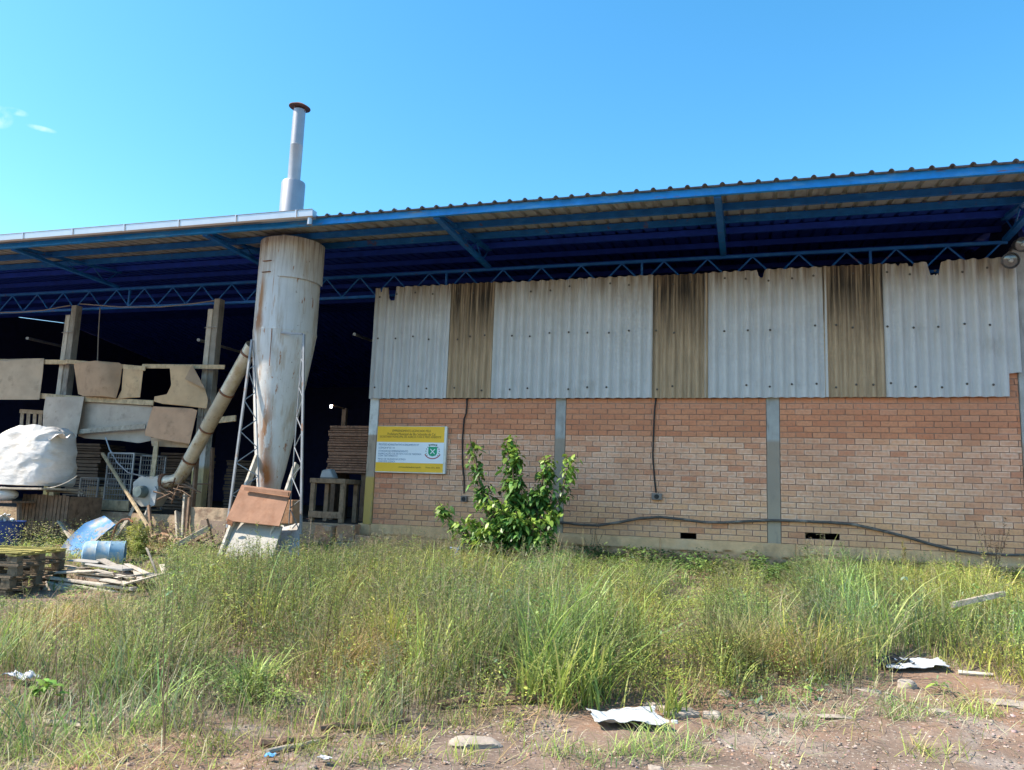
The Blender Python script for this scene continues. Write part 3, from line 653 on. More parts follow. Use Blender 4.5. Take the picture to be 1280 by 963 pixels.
MB().grid(lambda u, v: (tail.x-.45+.52*u*(1-.2*v), tail.y-.1+.25*v+.04*math.sin(8*u), tail.z-.10+.10*u+.10*v*(1-u)+.045*math.sin(9*u+5*v)), 16, 8, off=(0, 0, .006)).build('loose_flap', m_sack, s_o, smooth=True)
for px_, dx_ in ((30, .22), (62, .16)):
    q0_ = AT(px_, 541, 11.75); MB().grid(lambda u, v: (q0_.x+dx_*u+.02*math.sin(5*u), q0_.y+.05*v+.10*math.sin(math.pi*u), q0_.z-.10+.19*math.sin(math.pi*u)-.04*u), 14, 2, off=(0, 0, .006)).build('lifting_loop', m_sack, s_o, smooth=True)
tb = thing('slatted_bin', 'brown vertical-slatted wooden bin carrying the white bulk sack', 'bin', tuple(AT(58, 660, 11.6)))
a = AT(30, 615, 11.62); b = AT(88, 612, 11.62); zt = a.z-.03
sl = MB(); n = 13
for i in range(n):
    x = a.x+(b.x-a.x)*(i+.5)/n; sl.span((x-.035, 11.60+random.uniform(0, .02), .5), (x+.035, 11.63, zt-random.uniform(0, .02)))
sl.build('slatted_side', m_wdark, tb, bev=.003)
MB().span((a.x+.01, 11.64, .5), (b.x, 12.4, zt-.03)).build('inner_box', m_wdark, tb)
MB().beam(AT(-60, 610, 11.55), AT(78, 612, 11.55), .9, .035).build('top_board', m_wgrey, tb, bev=.004)
MB().grid(lambda u, v: AT(58+38*u, 612-3*u-9*u*u+12*math.sin(3*u)*.0, 11.5+.35*v)+Vector((0, 0, .02+.05*u*u)), 8, 2, off=(0, 0, .012)).build('warped_board', m_wpale, tb, smooth=True)
tag(MB().beam(AT(60, 614, 11.9), AT(106, 617, 12.2), .18, .03).build('loose_plank', m_wgrey, bev=.003), 'grey plank poking out right of the slatted bin top', 'plank')
# things left of and beside the bin
bp = AT(4, 681, 10.9)
bin_ = thing('blue_tub', 'dark blue plastic tub at the left edge below the sack, filled with white scraps', 'tub', (bp.x-.1, 10.9, gh(bp.x, 10.9)))
zt = AT(4, 652, 10.9).z
MB().lathe([(.26, gh(bp.x, 10.9)-.05), (.31, zt), (.325, zt), (.325, zt+.015), (.30, zt+.015), (.28, zt-.12), (0, zt-.12)], (bp.x-.02, 10.9, 0), 24).build('tub_body', m_dblue, bin_, smooth=True)
for k in range(7):
    c = Vector((bp.x-.15+.09*k*.6, 10.8+random.uniform(-.1, .15), zt+.03)); MB().grid(lambda u, v: c+Vector((.16*u-.08, .14*v-.07, .07*mnoise.noise(Vector((u*3+k, v*3, k)))+.05*u*(k % 3))), 6, 6, off=(0, 0, .003)).build('white_scrap', m_cloth, bin_, smooth=True)
pp = AT(4, 617, 11.3)
bm_ = MB().grid(lambda u, v: (pp.x+.28*math.cos(2*math.pi*u)*math.sin(math.pi*v)*(1+.1*math.sin(7*u)), pp.y+.2*math.sin(2*math.pi*u)*math.sin(math.pi*v), pp.z-.02+.13*math.cos(math.pi*v)+.02*mnoise.noise(Vector((u*8, v*6, 0)))), 24, 14)
tag(bm_.build('small_bag', m_sack, smooth=True), 'small pale stuffed bag left of the slatted bin', 'bag')
shl = MB().beam(AT(-40, 627, 11.35), AT(30, 628, 11.35), .5, .04)
for px in (-30, 24): shl.beam(AT(px, 628, 11.3), AT(px, 690, 11.3), .06, .06)
tag(shl.build('plank_shelf', m_wdark, bev=.003), 'low dark plank shelf under the small pale bag', 'shelf')
for (p0, p1, w, lab) in (((64, 636), (92, 676), .11, 'longer grey plank leaning on the earthy ledge right of the bin'), ((70, 640), (96, 672), .09, 'shorter dark plank leaning behind the longer grey one')):
    tag(MB().beam(AT(*p0, 12.0), AT(*p1, 11.2), .035, w, up=(0, 1, 0)).build('leaning_plank', m_wgrey if w > .1 else m_wdark, bev=.003), lab, 'plank')

# ------------------------------------------------------------------ wire cages, poles
def cage(x0, x1, z0, z1, y0, y1, step, label):
    t = thing('wire_cage', label, 'cage', ((x0+x1)/2, (y0+y1)/2, z0))
    fr = MB()
    for x in (x0, x1):
        for y in (y0, y1): fr.beam((x, y, z0), (x, y, z1), .03, .03)
    for z in (z0+.1, z1):
        for y in (y0, y1): fr.beam((x0, y, z), (x1, y, z), .025, .025)
        for x in (x0, x1): fr.beam((x, y0, z), (x, y1, z), .025, .025)
    fr.build('frame', m_wire, t)
    ms = MB()
    for y in (y0, y1):
        k = z0+.1+step
        while k < z1: ms.tube([(x0, y, k), (x1, y, k)], .006, 5); k += step
        k = x0+step*.6
        while k < x1: ms.tube([(k, y, z0+.1), (k, y, z1)], .005, 5); k += step*.6
    for x in (x0, x1):
        k = z0+.1+step
        while k < z1: ms.tube([(x, y0, k), (x, y1, k)], .006, 5); k += step
    ms.build('wire_mesh', m_wire, t)
    MB().span((x0-.02, y0-.02, z0), (x1+.02, y1+.02, z0+.03)).span((x0-.02, y0-.03, z0+.03), (x1+.02, y0-.008, z0+.2)).build('wooden_base', m_wtan, t, bev=.004)
    return t
A = AT(128, 640, 12.85); B = AT(168, 567, 12.85); cage(A.x, B.x, 1.13, B.z, 12.85, 13.75, .105, 'taller wire mesh cage on the ledge left of the blower')
A = AT(97, 636, 12.9); B = AT(125, 598, 12.9); cage(A.x, B.x-.03, 1.13, B.z, 12.9, 13.6, .10, 'shorter wire mesh cage holding boards, left of the taller cage')
bx = MB()
for k in range(4): bx.span((A.x+.08, 13.0, 1.20+.1*k), (A.x+.55, 13.5, 1.29+.1*k))
tag(bx.build('board_bundle', m_wtan, bev=.006), 'tan board bundle inside the shorter wire cage', 'boards')
tag(MB().beam(AT(128, 567, 12.75), AT(186, 660, 12.1), .05, .05).build('leaning_pole', m_wtan, bev=.005), 'long thin tan pole leaning across the taller wire cage', 'pole')
tag(MB().beam(AT(196, 552, 12.95), AT(190, 602, 12.9), .03, .11, up=(1, 0, 0)).build('upright_plank', m_wtan, bev=.004), 'upright tan plank standing behind the blower', 'plank')
tag(MB().tube([AT(132, 547, 12.9), AT(137, 562, 12.88), AT(147, 579, 12.86), (AT(160, 591, 12.8)), AT(172, 594, 12.6), AT(180, 596, 12.5)], .014, 6).build('sagging_cable', m_wire, smooth=True), 'pale sagging cable dropping from the screen to the blower', 'cable')
for (p0, p1, y0, y1, w, mt, lab) in (((247, 566), (240, 640), 12.7, 12.55, .10, m_wdark, 'dark plank leaning against the tall post by the duct'),
        ((266, 560), (262, 640), 13.0, 12.9, .08, m_wdark, 'dark upright plank right of the tall post'),
        ((222, 640), (226, 705), 12.35, 11.9, .12, m_wgrey, 'thick grey stake left of the stake pair under the duct'),
        ((232, 618), (227, 700), 12.4, 12.1, .09, m_wgrey, 'grey stake under the duct, middle of three'),
        ((237, 622), (231, 690), 12.3, 12.1, .05, m_wdark, 'thin dark stake under the duct, right of two grey ones'),
        ((186, 632), (192, 690), 12.3, 11.9, .05, m_wdark, 'thin dark stake standing below the blower')):
    tag(MB().beam(AT(*p0, y0), AT(*p1, y1), .05, w, up=(0, 1, 0), jit=.006).build('wooden_stake', mt, bev=.006), lab, 'stake')
# tangled scrap under the duct
tw = MB(); c = AT(228, 612, 12.5)
for k in range(26):
    p = c+Vector((random.uniform(-.38, .25), random.uniform(-.2, .2), random.uniform(-.22, .1))); d = Vector((random.uniform(-1, 1), random.uniform(-.4, .4), random.uniform(-.35, .35))).normalized()
    tw.tube([p-d*.2, p+Vector((0, 0, .03)), p+d*.22], random.uniform(.008, .02), 5)
tag(tw.build('twig_tangle', m_wdark, smooth=True), 'tangle of grey sticks heaped under the duct elbow', 'sticks')
for k in range(16):
    p = Vector((random.uniform(-11.2, -8.7), random.uniform(11.5, 12.3), 0)); p.z = gh(p.x, p.y)+random.uniform(.04, .22); d = Vector((random.uniform(-1, 1), random.uniform(-.3, .3), random.uniform(-.7, .9))).normalized()*random.uniform(.18, .45)
    tag(MB().beam(p-d, p+d, .025, random.uniform(.04, .09), jit=.008).build('scrap_stick', random.choice([m_wdark, m_wgrey, m_wdark]), bev=.003), 'short broken stick in the scrap heap below the blower and duct', 'stick', 'broken sticks below the blower')
for k in range(12):
    p = Vector((random.uniform(-10.6, -9.3), random.uniform(11.7, 12.3), 0)); p.z = gh(p.x, p.y)+.02
    MBk = MB().box((p.x, p.y, p.z+.05), (random.uniform(.1, .24), random.uniform(.1, .2), random.uniform(.1, .24)), Euler((random.uniform(-.5, .5), random.uniform(-.5, .5), random.uniform(0, 3))).to_matrix(), 0, .03)
    tag(MBk.build('rubble_lump', random.choice([m_rebr, m_ledge, m_wdark]), bev=.02), 'brown lump of rubble in the heap below the blower', 'rubble', 'rubble lumps below the blower')
# pale concrete curb block, dark plywood
A = AT(236, 634, 12.25); B = AT(289, 634, 12.25)
tag(MB().grid(lambda u, v: (A.x+(B.x-A.x)*u, 12.3-.03*mnoise.noise(Vector((u*9, v*4, 2)))-.10*(1-v), .5+(A.z-.5)*v), 24, 8, off=(0, .28, 0)).build('concrete_block', m_ledge, smooth=True), 'tan concrete block at the foot of the tall post', 'block')
def slab(poly, Ys, mat, label, name, cat, thick=.02):
    pts = [AT(px, py, y) for (px, py), y in zip(poly, Ys)]
    n = (pts[1]-pts[0]).cross(pts[2]-pts[0]).normalized()
    if n.y < 0: n = -n
    return tag(MB().prism(pts, n*thick).build(name, mat, bev=.003), label, cat)
slab([(251, 650), (283, 652), (276, 705), (238, 706)], (12.1, 12.05, 11.6, 11.65), m_dplate, 'dark plywood sheet leaning on the tan block', 'plywood_sheet', 'sheet')
# rusty panel group at the foot of the cyclone
slab([(293, 652), (353, 658), (334, 716), (276, 712)], (11.2, 11.15, 10.65, 10.7), m_wplate, 'whitewashed sheet leaning below the rusty panel', 'leaning_sheet', 'sheet', .025)
slab([(351, 657), (374, 654), (374, 696), (338, 698)], (11.55, 11.5, 11.2, 11.25), m_gplate, 'small grey sheet leaning right of the whitewashed one', 'leaning_sheet', 'sheet', .015)
rp = slab([(302, 606), (364, 614), (349, 658), (282, 651)], (11.22, 11.12, 10.9, 11.0), m_rpanel, 'rust-brown flat panel tilted in front of the cyclone outlet', 'rusty_panel', 'panel', .02)
MB().beam(AT(306, 611, 11.12), AT(361, 618, 11.02), .03, .06).build('batten', m_rpanel, rp)
MB().beam(AT(284, 652, 10.93), AT(291, 655, 10.93), .02, .08).build('corner_lug', m_rustmetal, rp)
tag(MB().beam(AT(322, 571, 11.75), AT(270, 712, 10.75), .05, .13, up=(0, 1, 0), jit=.005).build('prop_plank', m_wpale, bev=.005), 'pale prop plank under the left side of the rusty panel', 'plank')
tag(MB().beam(AT(371, 580, 11.6), AT(330, 700, 10.95), .05, .12, up=(0, 1, 0), jit=.005).build('prop_plank', m_wpale, bev=.005), 'pale prop plank under the right side of the rusty panel', 'plank')
tag(MB().prism([AT(355, 625, 11.5), AT(366, 625, 11.5), AT(366, 655, 11.5), AT(351, 655, 11.5)], (0, .3, 0)).build('brick_pier', m_rebr, bev=.01), 'small reddish pier behind the right edge of the rusty panel', 'pier')

# ------------------------------------------------------------------ inside the doorway
bench = thing('wooden_bench', 'rough timber frame bench in the dark doorway beside the cyclone', 'bench', tuple(AT(415, 648, 13.2)))
b0 = AT(389, 599, 13.15); b1 = AT(433, 600, 13.15); zf = 1.09
MB().span((b0.x, 13.1, b0.z-.07), (b1.x, 13.75, b0.z+.02)).build('bench_top', m_wbench, bench, bev=.006)
for x in (b0.x+.06, b1.x-.06):
    for y in (13.16, 13.68): MB().span((x-.045, y-.04, zf), (x+.045, y+.04, b0.z-.072)).build('leg', m_wbench, bench, bev=.005)
MB().span((b0.x+.02, 13.10, zf+.08), (b1.x-.02, 13.118, zf+.2)).build('lower_rail', m_wbench, bench, bev=.004)
tag(MB().prism([AT(399, 598, 13.4), AT(402, 588, 13.4), AT(412, 586, 13.4), AT(417, 598, 13.4)], (0, .2, 0)).build('scrap_block', m_gplate, bev=.02), 'lump of grey scrap metal on top of the rough bench', 'scrap')
st = thing('plank_stack', 'tall stack of reddish brown planks in the dark doorway', 'planks', tuple(AT(433, 600, 14.6)))
s0 = AT(412, 532, 14.5); s1 = AT(455, 592, 14.5); z = s1.z
layer = 0
while z < s0.z:
    h = random.choice([.045, .05, .06, .075]); dx = random.uniform(-.03, .03)
    mb = MB().span((s0.x+dx, 14.5+random.uniform(-.02, .02), z), (s1.x+dx+.05, 15.3, z+h-.012)); mb.build('plank', m_wred, st, bev=.004); z += h; layer += 1
MB().span((s0.x+.05, 14.62, 1.09), (s0.x+.16, 15.2, s1.z-.012)).build('support', m_wdark, st); MB().span((s1.x-.12, 14.62, 1.09), (s1.x-.02, 15.2, s1.z-.012)).build('support', m_wdark, st)
lp = AT(414, 508, 14.9)
lamp = thing('work_lamp', 'small lit bulb on a timber upright above the plank stack', 'lamp', (lp.x+.03, 14.95, 1.09))
MB().beam((lp.x+.06, 15.4, 1.09), (lp.x+.06, 15.4, lp.z+.02), .1, .08).build('upright', m_wdark, lamp)
MB().beam((lp.x+.06, 15.4, lp.z), (lp.x+.01, 14.95, lp.z+.03), .03, .03).build('arm', m_wdark, lamp)
MB().lathe([(0.001, -.035), (.02, -.03), (.028, 0), (.02, .025), (.001, .03)], (lp.x, 14.9, lp.z), 14).build('bulb', m_bulb, lamp, smooth=True)
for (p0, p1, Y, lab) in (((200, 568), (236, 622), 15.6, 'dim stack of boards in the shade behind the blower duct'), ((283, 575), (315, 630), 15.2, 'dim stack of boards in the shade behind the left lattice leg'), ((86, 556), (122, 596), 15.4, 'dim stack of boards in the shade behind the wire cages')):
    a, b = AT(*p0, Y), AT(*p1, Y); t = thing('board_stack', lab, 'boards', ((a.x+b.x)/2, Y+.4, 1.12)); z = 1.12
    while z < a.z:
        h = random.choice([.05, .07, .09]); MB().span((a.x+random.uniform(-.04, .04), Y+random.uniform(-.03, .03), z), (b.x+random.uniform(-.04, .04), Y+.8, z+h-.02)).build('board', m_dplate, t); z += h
# rubble at the threshold
blk = [((396, 655), (417, 684), m_rebr, 'tall reddish block at the left of the threshold'), ((424, 654), (446, 672), m_rebr, 'reddish block in the middle of the threshold rubble'), ((446, 668), (466, 690), m_rebr, 'low reddish block at the foot of the white and yellow column'), ((420, 676), (444, 700), m_conc, 'grey block lowest in the threshold rubble')]
for (p0, p1, mt, lab) in blk:
    a, b = AT(*p0, 12.9), AT(*p1, 12.9)
    tag(MB().box(((a.x+b.x)/2, 12.93, (a.z+b.z)/2-.05), (b.x-a.x-.02, .26, a.z-b.z+.08), Euler((0, random.uniform(-.05, .05), random.uniform(-.1, .1))).to_matrix(), 0, .015).build('rubble_block', mt, bev=.015), lab, 'block')

# ------------------------------------------------------------------ sign
sY = W-.085
q0 = AT(472, 532.5, sY); q1 = AT(556, 593.5, sY)
x0, x1, z1, z0 = q0.x, q1.x-.0, q0.z, q1.z+.01
sign = thing('licence_sign', 'yellow and white licence sign with a green crest fixed to the brick wall', 'sign', ((x0+x1)/2, sY, z0))
MB().span((x0, sY, z0), (x1, W-.012, z1)).build('sign_box', m_sedge, sign, bev=.004)
Wd, Hd = x1-x0, z1-z0
xe = x1-.045
MB().span((x0+.008, sY-.003, z1-.345*Hd), (xe, sY, z1-.008)).build('upper_band', m_syel, sign)
MB().span((x0+.008, sY-.003, z0+.215*Hd), (xe, sY, z1-.347*Hd)).build('white_field', m_swht, sign)
MB().span((x0+.008, sY-.003, z0+.02), (xe, sY, z0+.213*Hd)).build('lower_band', m_syel, sign)
def text(body, cx, cz, size, mat, align='CENTER', wid=None, name='lettering'):
    cu = bpy.data.curves.new('txt', 'FONT'); cu.body = body; cu.size = size; cu.align_x = align; cu.align_y = 'CENTER'; cu.extrude = .0006
    o = bpy.data.objects.new('txt', cu); C.objects.link(o); dg = bpy.context.evaluated_depsgraph_get(); dg.update()
    me = bpy.data.meshes.new_from_object(o.evaluated_get(dg)); bpy.data.objects.remove(o)
    n = len(me.vertices); co = np.zeros(n*3); me.vertices.foreach_get('co', co); co = co.reshape(-1, 3)
    k = 1. if wid is None else wid/(co[:, 0].max()-co[:, 0].min())
    b = Vector(sign['_loc'])
    out = np.stack([cx+co[:, 0]*k-b.x, np.full(n, sY-.0042)-co[:, 2]-b.y, cz+co[:, 1]-b.z], 1)
    me.vertices.foreach_set('co', out.ravel().astype(np.float32)); me.materials.append(mat); me.name = name
    ob = bpy.data.objects.new(name, me); C.objects.link(ob); ob.parent = sign; return ob
cxs = (x0+xe)/2
text('EMPREENDIMENTO LICENCIADO PELA', cxs+.02, z1-.105*Hd, .062, m_ink, wid=Wd*.55)
text('Prefeitura Municipal de São Sebastião do Caí', cxs+.02, z1-.175*Hd, .070, m_ink, wid=Wd*.69)
text('SECRETARIA MUNICIPAL DE AGRICULTURA E MEIO AMBIENTE', cxs, z1-.235*Hd, .055, m_ink, wid=Wd*.88)
for i, (t, f, wd, sz) in enumerate((('PROCESSO ADMINISTRATIVO LICENCIAMENTO Nº', .405, .58, .052), ('LICENÇA Nº 01 / 14', .475, .23, .052), ('ATIVIDADE DO EMPREENDIMENTO', .545, .43, .052), ('FABRICAÇÃO DE ARTEFATOS DE MADEIRA', .600, .62, .046), ('COM TRATAMENTO', .645, .28, .046), ('PRAZO DE VALIDADE DA LICENÇA', .715, .40, .046), ('CONFORME LICENÇA', .765, .25, .046))):
    o = text(t, x0+.05, z1-f*Hd, sz, m_inkb, 'LEFT', wid=Wd*wd)
text('www.saosebastiaodocai.rs.gov.br', x0+.5*Wd, z0+.125*Hd, .042, m_ink, wid=Wd*.32); text('Fone: (51) 3635', x0+.83*Wd, z0+.125*Hd, .042, m_ink, wid=Wd*.2)
# crest: green shield with white cross bars, crown, side sprigs and red ribbon
cx, cz, r = x0+.815*Wd, z1-.535*Hd, .085
def flat(pts, lift, mat, name):
    return MB().prism([(cx+p[0], sY-.003-lift, cz+p[1]) for p in pts], (0, .0015, 0)).build(name, mat, crest)
crest = MB().prism([(cx-r, sY-.0050, cz+r), (cx+r, sY-.0050, cz+r), (cx+r, sY-.0050, cz-.4*r), (cx+.7*r, sY-.0050, cz-.85*r), (cx, sY-.0050, cz-1.05*r), (cx-.7*r, sY-.0050, cz-.85*r), (cx-r, sY-.0050, cz-.4*r)], (0, .0018, 0)).build('crest_shield', m_sgreen, sign)
for a in (45, -45): flat([(math.cos(R(a))*s*.75*r-math.sin(R(a))*t*.09*r, math.sin(R(a))*s*.75*r+math.cos(R(a))*t*.09*r) for s, t in ((-1, -1), (1, -1), (1, 1), (-1, 1))], .004 if a > 0 else .006, m_swht, 'crest_bar')
for k in range(5):
    a = (k-2)*.42*r; flat([(a-.14*r, 1.25*r), (a+.14*r, 1.25*r), (a+.17*r, 1.62*r-abs(k-2)*.05*r), (a-.17*r, 1.62*r-abs(k-2)*.05*r)], .002, m_sgrey, 'crest_crown')
for s in (-1, 1):
    for k in range(6):
        an = R(-38+k*20); p = (s*1.55*r*math.cos(an), 1.35*r*math.sin(an)); flat([(p[0]-.12*r, p[1]), (p[0], p[1]-.15*r), (p[0]+.12*r, p[1]), (p[0], p[1]+.15*r)], .002, m_sgrey if k > 1 else m_sgreen, 'crest_sprig')
rib = []
for k in range(13): an = R(205+k*130/12); rib.append((2.05*r*math.cos(an), .1*r+1.75*r*math.sin(an)))
flat(rib+[(p[0]*.88, p[1]*.86) for p in rib[::-1]], .002, m_sred, 'crest_ribbon')

# ------------------------------------------------------------------ cables, hose, lamps on the facade
def wall_cable(pts, box, bs, label):
    t = thing('wall_cable', label, 'cable', tuple(AT(*box, W-.03)))
    P3 = [AT(px, py, W-.03) for px, py in pts]
    MB().tube(P3, .014, 7).build('cable', m_black, t, smooth=True)
    c = AT(*box, W-.045); w, h = bs
    MB().span((c.x-w, W-.075, c.z-h), (c.x+w, W-.014, c.z+h)).build('junction_box', m_boxg, t, bev=.006)
    MB().lathe([(.0, .006), (.035, .006), (.04, 0)], (c.x, W-.076, c.z), 10, rot=RX).build('socket', m_black, t)
wall_cable([(584, 498), (583, 516), (580, 524), (578, 550), (578, 580), (580, 596), (580, 617)], (580, 624), (.055, .05), 'black cable with a box on the brick wall between sign and shrub')
wall_cable([(820, 498), (818, 515), (817, 540), (816, 570), (818, 598), (820, 616)], (821, 621), (.085, .055), 'black cable with a wide box on the middle brick bay')
hp = [(684, 652), (700, 653), (725, 656), (748, 657), (775, 653), (800, 648), (825, 646.5), (850, 649), (880, 653), (905, 653.5), (930, 652), (965, 650.5), (1000, 651.5), (1040, 653.5), (1068, 656), (1100, 663), (1135, 672), (1165, 681), (1195, 688), (1225, 692), (1260, 694), (1300, 694)]
tag(MB().tube([AT(px, py, W-.055-(.0 if px < 1180 else (px-1180)*.0006)) for px, py in hp], .021, 9).build('wall_hose', m_hose, smooth=True), 'dark hose sagging along the foot of the brick wall', 'hose')
def floodlight(px, py, Y, r, label, rz):
    c = AT(px, py, Y); t = thing('floodlight', label, 'lamp', (c.x, c.y+.12, c.z))
    rot = Euler((R(105), 0, R(rz))).to_matrix()
    MB().lathe([(r, .0), (r*1.08, .01), (r*1.08, .035), (r*.98, .04), (r*.8, -.1), (r*.35, -.2), (.0, -.21)], c, 26, rot=rot).build('reflector_bowl', m_lampb, t, smooth=True)
    MB().lathe([(.0, .028), (r*.6, .022), (r*.98, .005)], c, 26, rot=rot).build('lens', m_glass, t, smooth=True)
    MB().lathe([(.0, .06), (r*.22, .05), (r*.3, .03)], c, 14, rot=rot).build('lamp_core', m_gplate, t, smooth=True)
    MB().beam(c+rot @ Vector((0, 0, -.15)), Vector((3.85, W-.02, c.z+.05)), .04, .04).build('mounting_arm', m_lampb, t)
floodlight(1263, 326, 12.95, .115, 'round floodlight fixed lower on the right corner column', -5)
floodlight(1277, 306, 12.95, .105, 'round floodlight fixed higher on the right corner column', 15)
# wires under the girder on the left
tag(MB().tube([AT(-20, 391, 13.3), AT(20, 391, 13.3), AT(55, 388, 13.3), AT(88, 382, 13.3)], .012, 6).build('drooping_wire', m_boxg, smooth=True), 'thin wire drooping left of the left open post', 'wire')
tag(MB().tube([AT(100, 380, 13.3), AT(150, 384, 13.3), AT(200, 384, 13.3), AT(240, 380, 13.3), AT(268, 376, 13.3)], .012, 6).build('drooping_wire', m_boxg, smooth=True), 'thin wire drooping between the two open posts', 'wire')
tag(MB().tube([AT(125, 385, 13.4), AT(123, 420, 13.4), AT(122, 452, 13.4)], .012, 6).build('hanging_wire', m_boxg), 'thin wire hanging straight down between the two open posts', 'wire')
for (p0, p1, y0, y1, lab) in (((34, 423), (82, 434), 14, 17, 'thin grey pipe in the shade left of the left open post'), ((248, 425), (300, 440), 14, 17, 'thin grey pipe in the shade between tall post and cyclone'), ((443, 418), (464, 426), 14, 17, 'thin grey pipe in the shade at the doorway')):
    tag(MB().tube([AT(*p0, y0), AT(*p1, y1)], .035, 8).build('interior_pipe', m_gplate, smooth=True), lab, 'pipe')

# ------------------------------------------------------------------ yard clutter on the left
def on_ground(px, py): return G(px, py)
# pallets
pb = G(8, 748); base = Vector((pb.x-.60, pb.y+.30, gh(pb.x, pb.y)-.02)); prot = Matrix.Rotation(R(14), 3, 'Z')
ptop = AT(30, 688, base.y).z
npal = 4; ph = max(.125, (ptop-base.z)/npal)
PLAB = ['lowest pallet of the stack at the left edge, half hidden in grass', 'second pallet from the bottom of the stack at the left edge', 'second pallet from the top of the stack at the left edge', 'yellowish mossy pallet on top of the stack at the left edge']
for k in range(npal):
    o = base+Vector((random.uniform(-.04, .04), random.uniform(-.04, .04), k*ph)); rr = Matrix.Rotation(R(14+random.uniform(-4, 4)), 3, 'Z')
    t = thing('pallet', PLAB[k], 'pallet', tuple(o), 'stacked wooden pallets')
    mt = m_wgreen if k == npal-1 else m_wpal  # lower pallets get a darker wood that carries the shade in the stack
    mb = MB()
    for j in range(5): mb.box(o+rr @ Vector((0, -.5+j*.25, ph-.013)), (1.2, .10, .02), rr, 0, .006)
    mb.build('deck_boards', mt, t, bev=.003)
    mb = MB()
    for i in (-.53, 0, .53): mb.box(o+rr @ Vector((i, 0, ph-.037)), (.11, 1.1, .022), rr)
    mb.build('cross_boards', mt, t)
    for i in (-.53, 0, .53):
        for j in (-.48, 0, .48): MB().box(o+rr @ Vector((i, j, ph/2-.015)), (.12, .12, ph-.07), rr, 0, .004).build('spacer_block', m_wpal, t)
    mb = MB()
    for j in (-.48, 0, .48): mb.box(o+rr @ Vector((0, j, .010)), (1.2, .12, .018), rr)
    mb.build('bottom_boards', m_wpal, t)
# pile of boards
pc = G(118, 742)
specs = [((56, 716), (125, 714), .30, .03, 'broad pale board on top of the board pile'), ((60, 722), (170, 737), .12, .04, 'long pale board slanting across the board pile front'), ((120, 734), (178, 750), .07, .05, 'round-edged pole at the front of the board pile'), ((100, 718), (165, 728), .14, .025, 'grey board in the middle of the board pile'), ((118, 704), (165, 712), .35, .02, 'crumpled pale sheet on the back of the board pile'), ((90, 711), (140, 706), .18, .02, 'splintered board at the back of the board pile'), ((130, 724), (160, 730), .16, .03, 'short board at the right end of the board pile'), ((62, 732), (110, 745), .20, .12, 'thick timber at the bottom of the board pile'), ((150, 716), (186, 748), .30, .012, 'dark sloping sheet at the right end of the board pile'), ((90, 700), (130, 703), .20, .015, 'white curled sheet behind the board pile'), ((70, 706), (118, 712), .10, .02, 'bent grey lath on the board pile'), ((66, 742), (128, 747), .14, .10, 'second thick timber lying at the very bottom of the board pile'), ((76, 728), (146, 741), .10, .035, 'narrow pale plank low in the board pile'), ((84, 714), (150, 719), .24, .022, 'split pale board across the middle of the pile'), ((126, 700), (172, 722), .16, .018, 'curled grey board slipping off the right of the pile')]
for i, (p0, p1, w, h, lab) in enumerate(specs):
    y = 8.55+(.35 if p0[1] < 712 else (.15 if p0[1] < 720 else 0))
    tag(MB().beam(AT(*p0, y), AT(*p1, y+.02*(i % 3)), w, h, jit=.008).build('scrap_board', (m_dplate if 'dark' in lab else m_wplate if 'white' in lab or 'crumpled' in lab else m_wpile), bev=.004), lab, 'board', 'boards in the scrap pile')
for k in range(9):
    p = Vector((random.uniform(-8.0, -7.3), random.uniform(8.5, 9.3), 0)); p.z = gh(p.x, p.y)+.18+.06*random.random(); d = Vector((random.uniform(-1, 1), random.uniform(-.5, .5), random.uniform(-.15, .15))).normalized()*.3
    o = tag(MB().beam(p-d, p+d, .07, .015, jit=.006).build('splinter_lath', m_wpile), 'short splintered lath among the scrap pile', 'lath', 'laths in the scrap pile')
# blue bent sheet and barrel
def bsheet(u, v):
    px = 72+u*58+v*14; py = 700-u*50+10*math.sin(u*2.6)*(-1)+v*2
    return AT(px, py, 10.7+.15*math.sin(u*3)-.3*v+.5*u)+Vector((0, 0, -.06*v*v+.10*math.sin(math.pi*v)))
bs_pts = [[(71, 692), (84, 674), (106, 654), (130, 645)], [(80, 699), (96, 684), (118, 662), (137, 650)], [(97, 700), (112, 684), (128, 668), (144, 656)]]
def bsheet(u, v):
    def cat(row, t):
        t = t*3; i = min(int(t), 2); f = t-i; a, b = row[i], row[i+1]; return Vector((a[0]+(b[0]-a[0])*f, a[1]+(b[1]-a[1])*f))
    r = v*2; i = min(int(r), 1); f = r-i; p = cat(bs_pts[i], u).lerp(cat(bs_pts[i+1], u), f)
    return AT(p.x, p.y, 10.75+.35*u-.35*v+.12*math.sin(math.pi*v))
tag(MB().grid(bsheet, 20, 10, off=(.004, .012, 0)).build('blue_sheet', m_bpl, smooth=True), 'bright blue bent plastic sheet leaning behind the faded barrel', 'sheet')
a = AT(133, 648, 11.1)
tag(MB().grid(lambda u, v: AT(126+16*u, 664-8*u+6*v-10*u*v*.3, 10.75+.3*u-.2*v), 8, 4, off=(0, .012, 0)).build('blue_offcut', m_bpl, smooth=True), 'small blue offcut at the upper end of the bent blue sheet', 'offcut')
ba = AT(104, 693, 9.85); bb = AT(156, 693, 10.2); ax = (bb-ba)
brl = thing('blue_barrel', 'faded blue plastic barrel lying on its side with an open dark end', 'barrel', tuple(lerp(ba, bb, .5)-Vector((0, 0, .24))))
rb = .20; Lb = ax.length
tube_pts = [ba+ax*t for t in (0, .03, .1, .30, .33, .36, .62, .65, .68, .95, 1.0)]
MB().tube(tube_pts, [rb*.80, rb*.95, rb, rb, rb*1.04, rb, rb, rb*1.04, rb, rb, rb*.97], 28, caps=False).tube([ba+ax*.001, ba+ax*.004], rb*.80, 28).build('barrel_shell', m_barrel, brl, smooth=True)
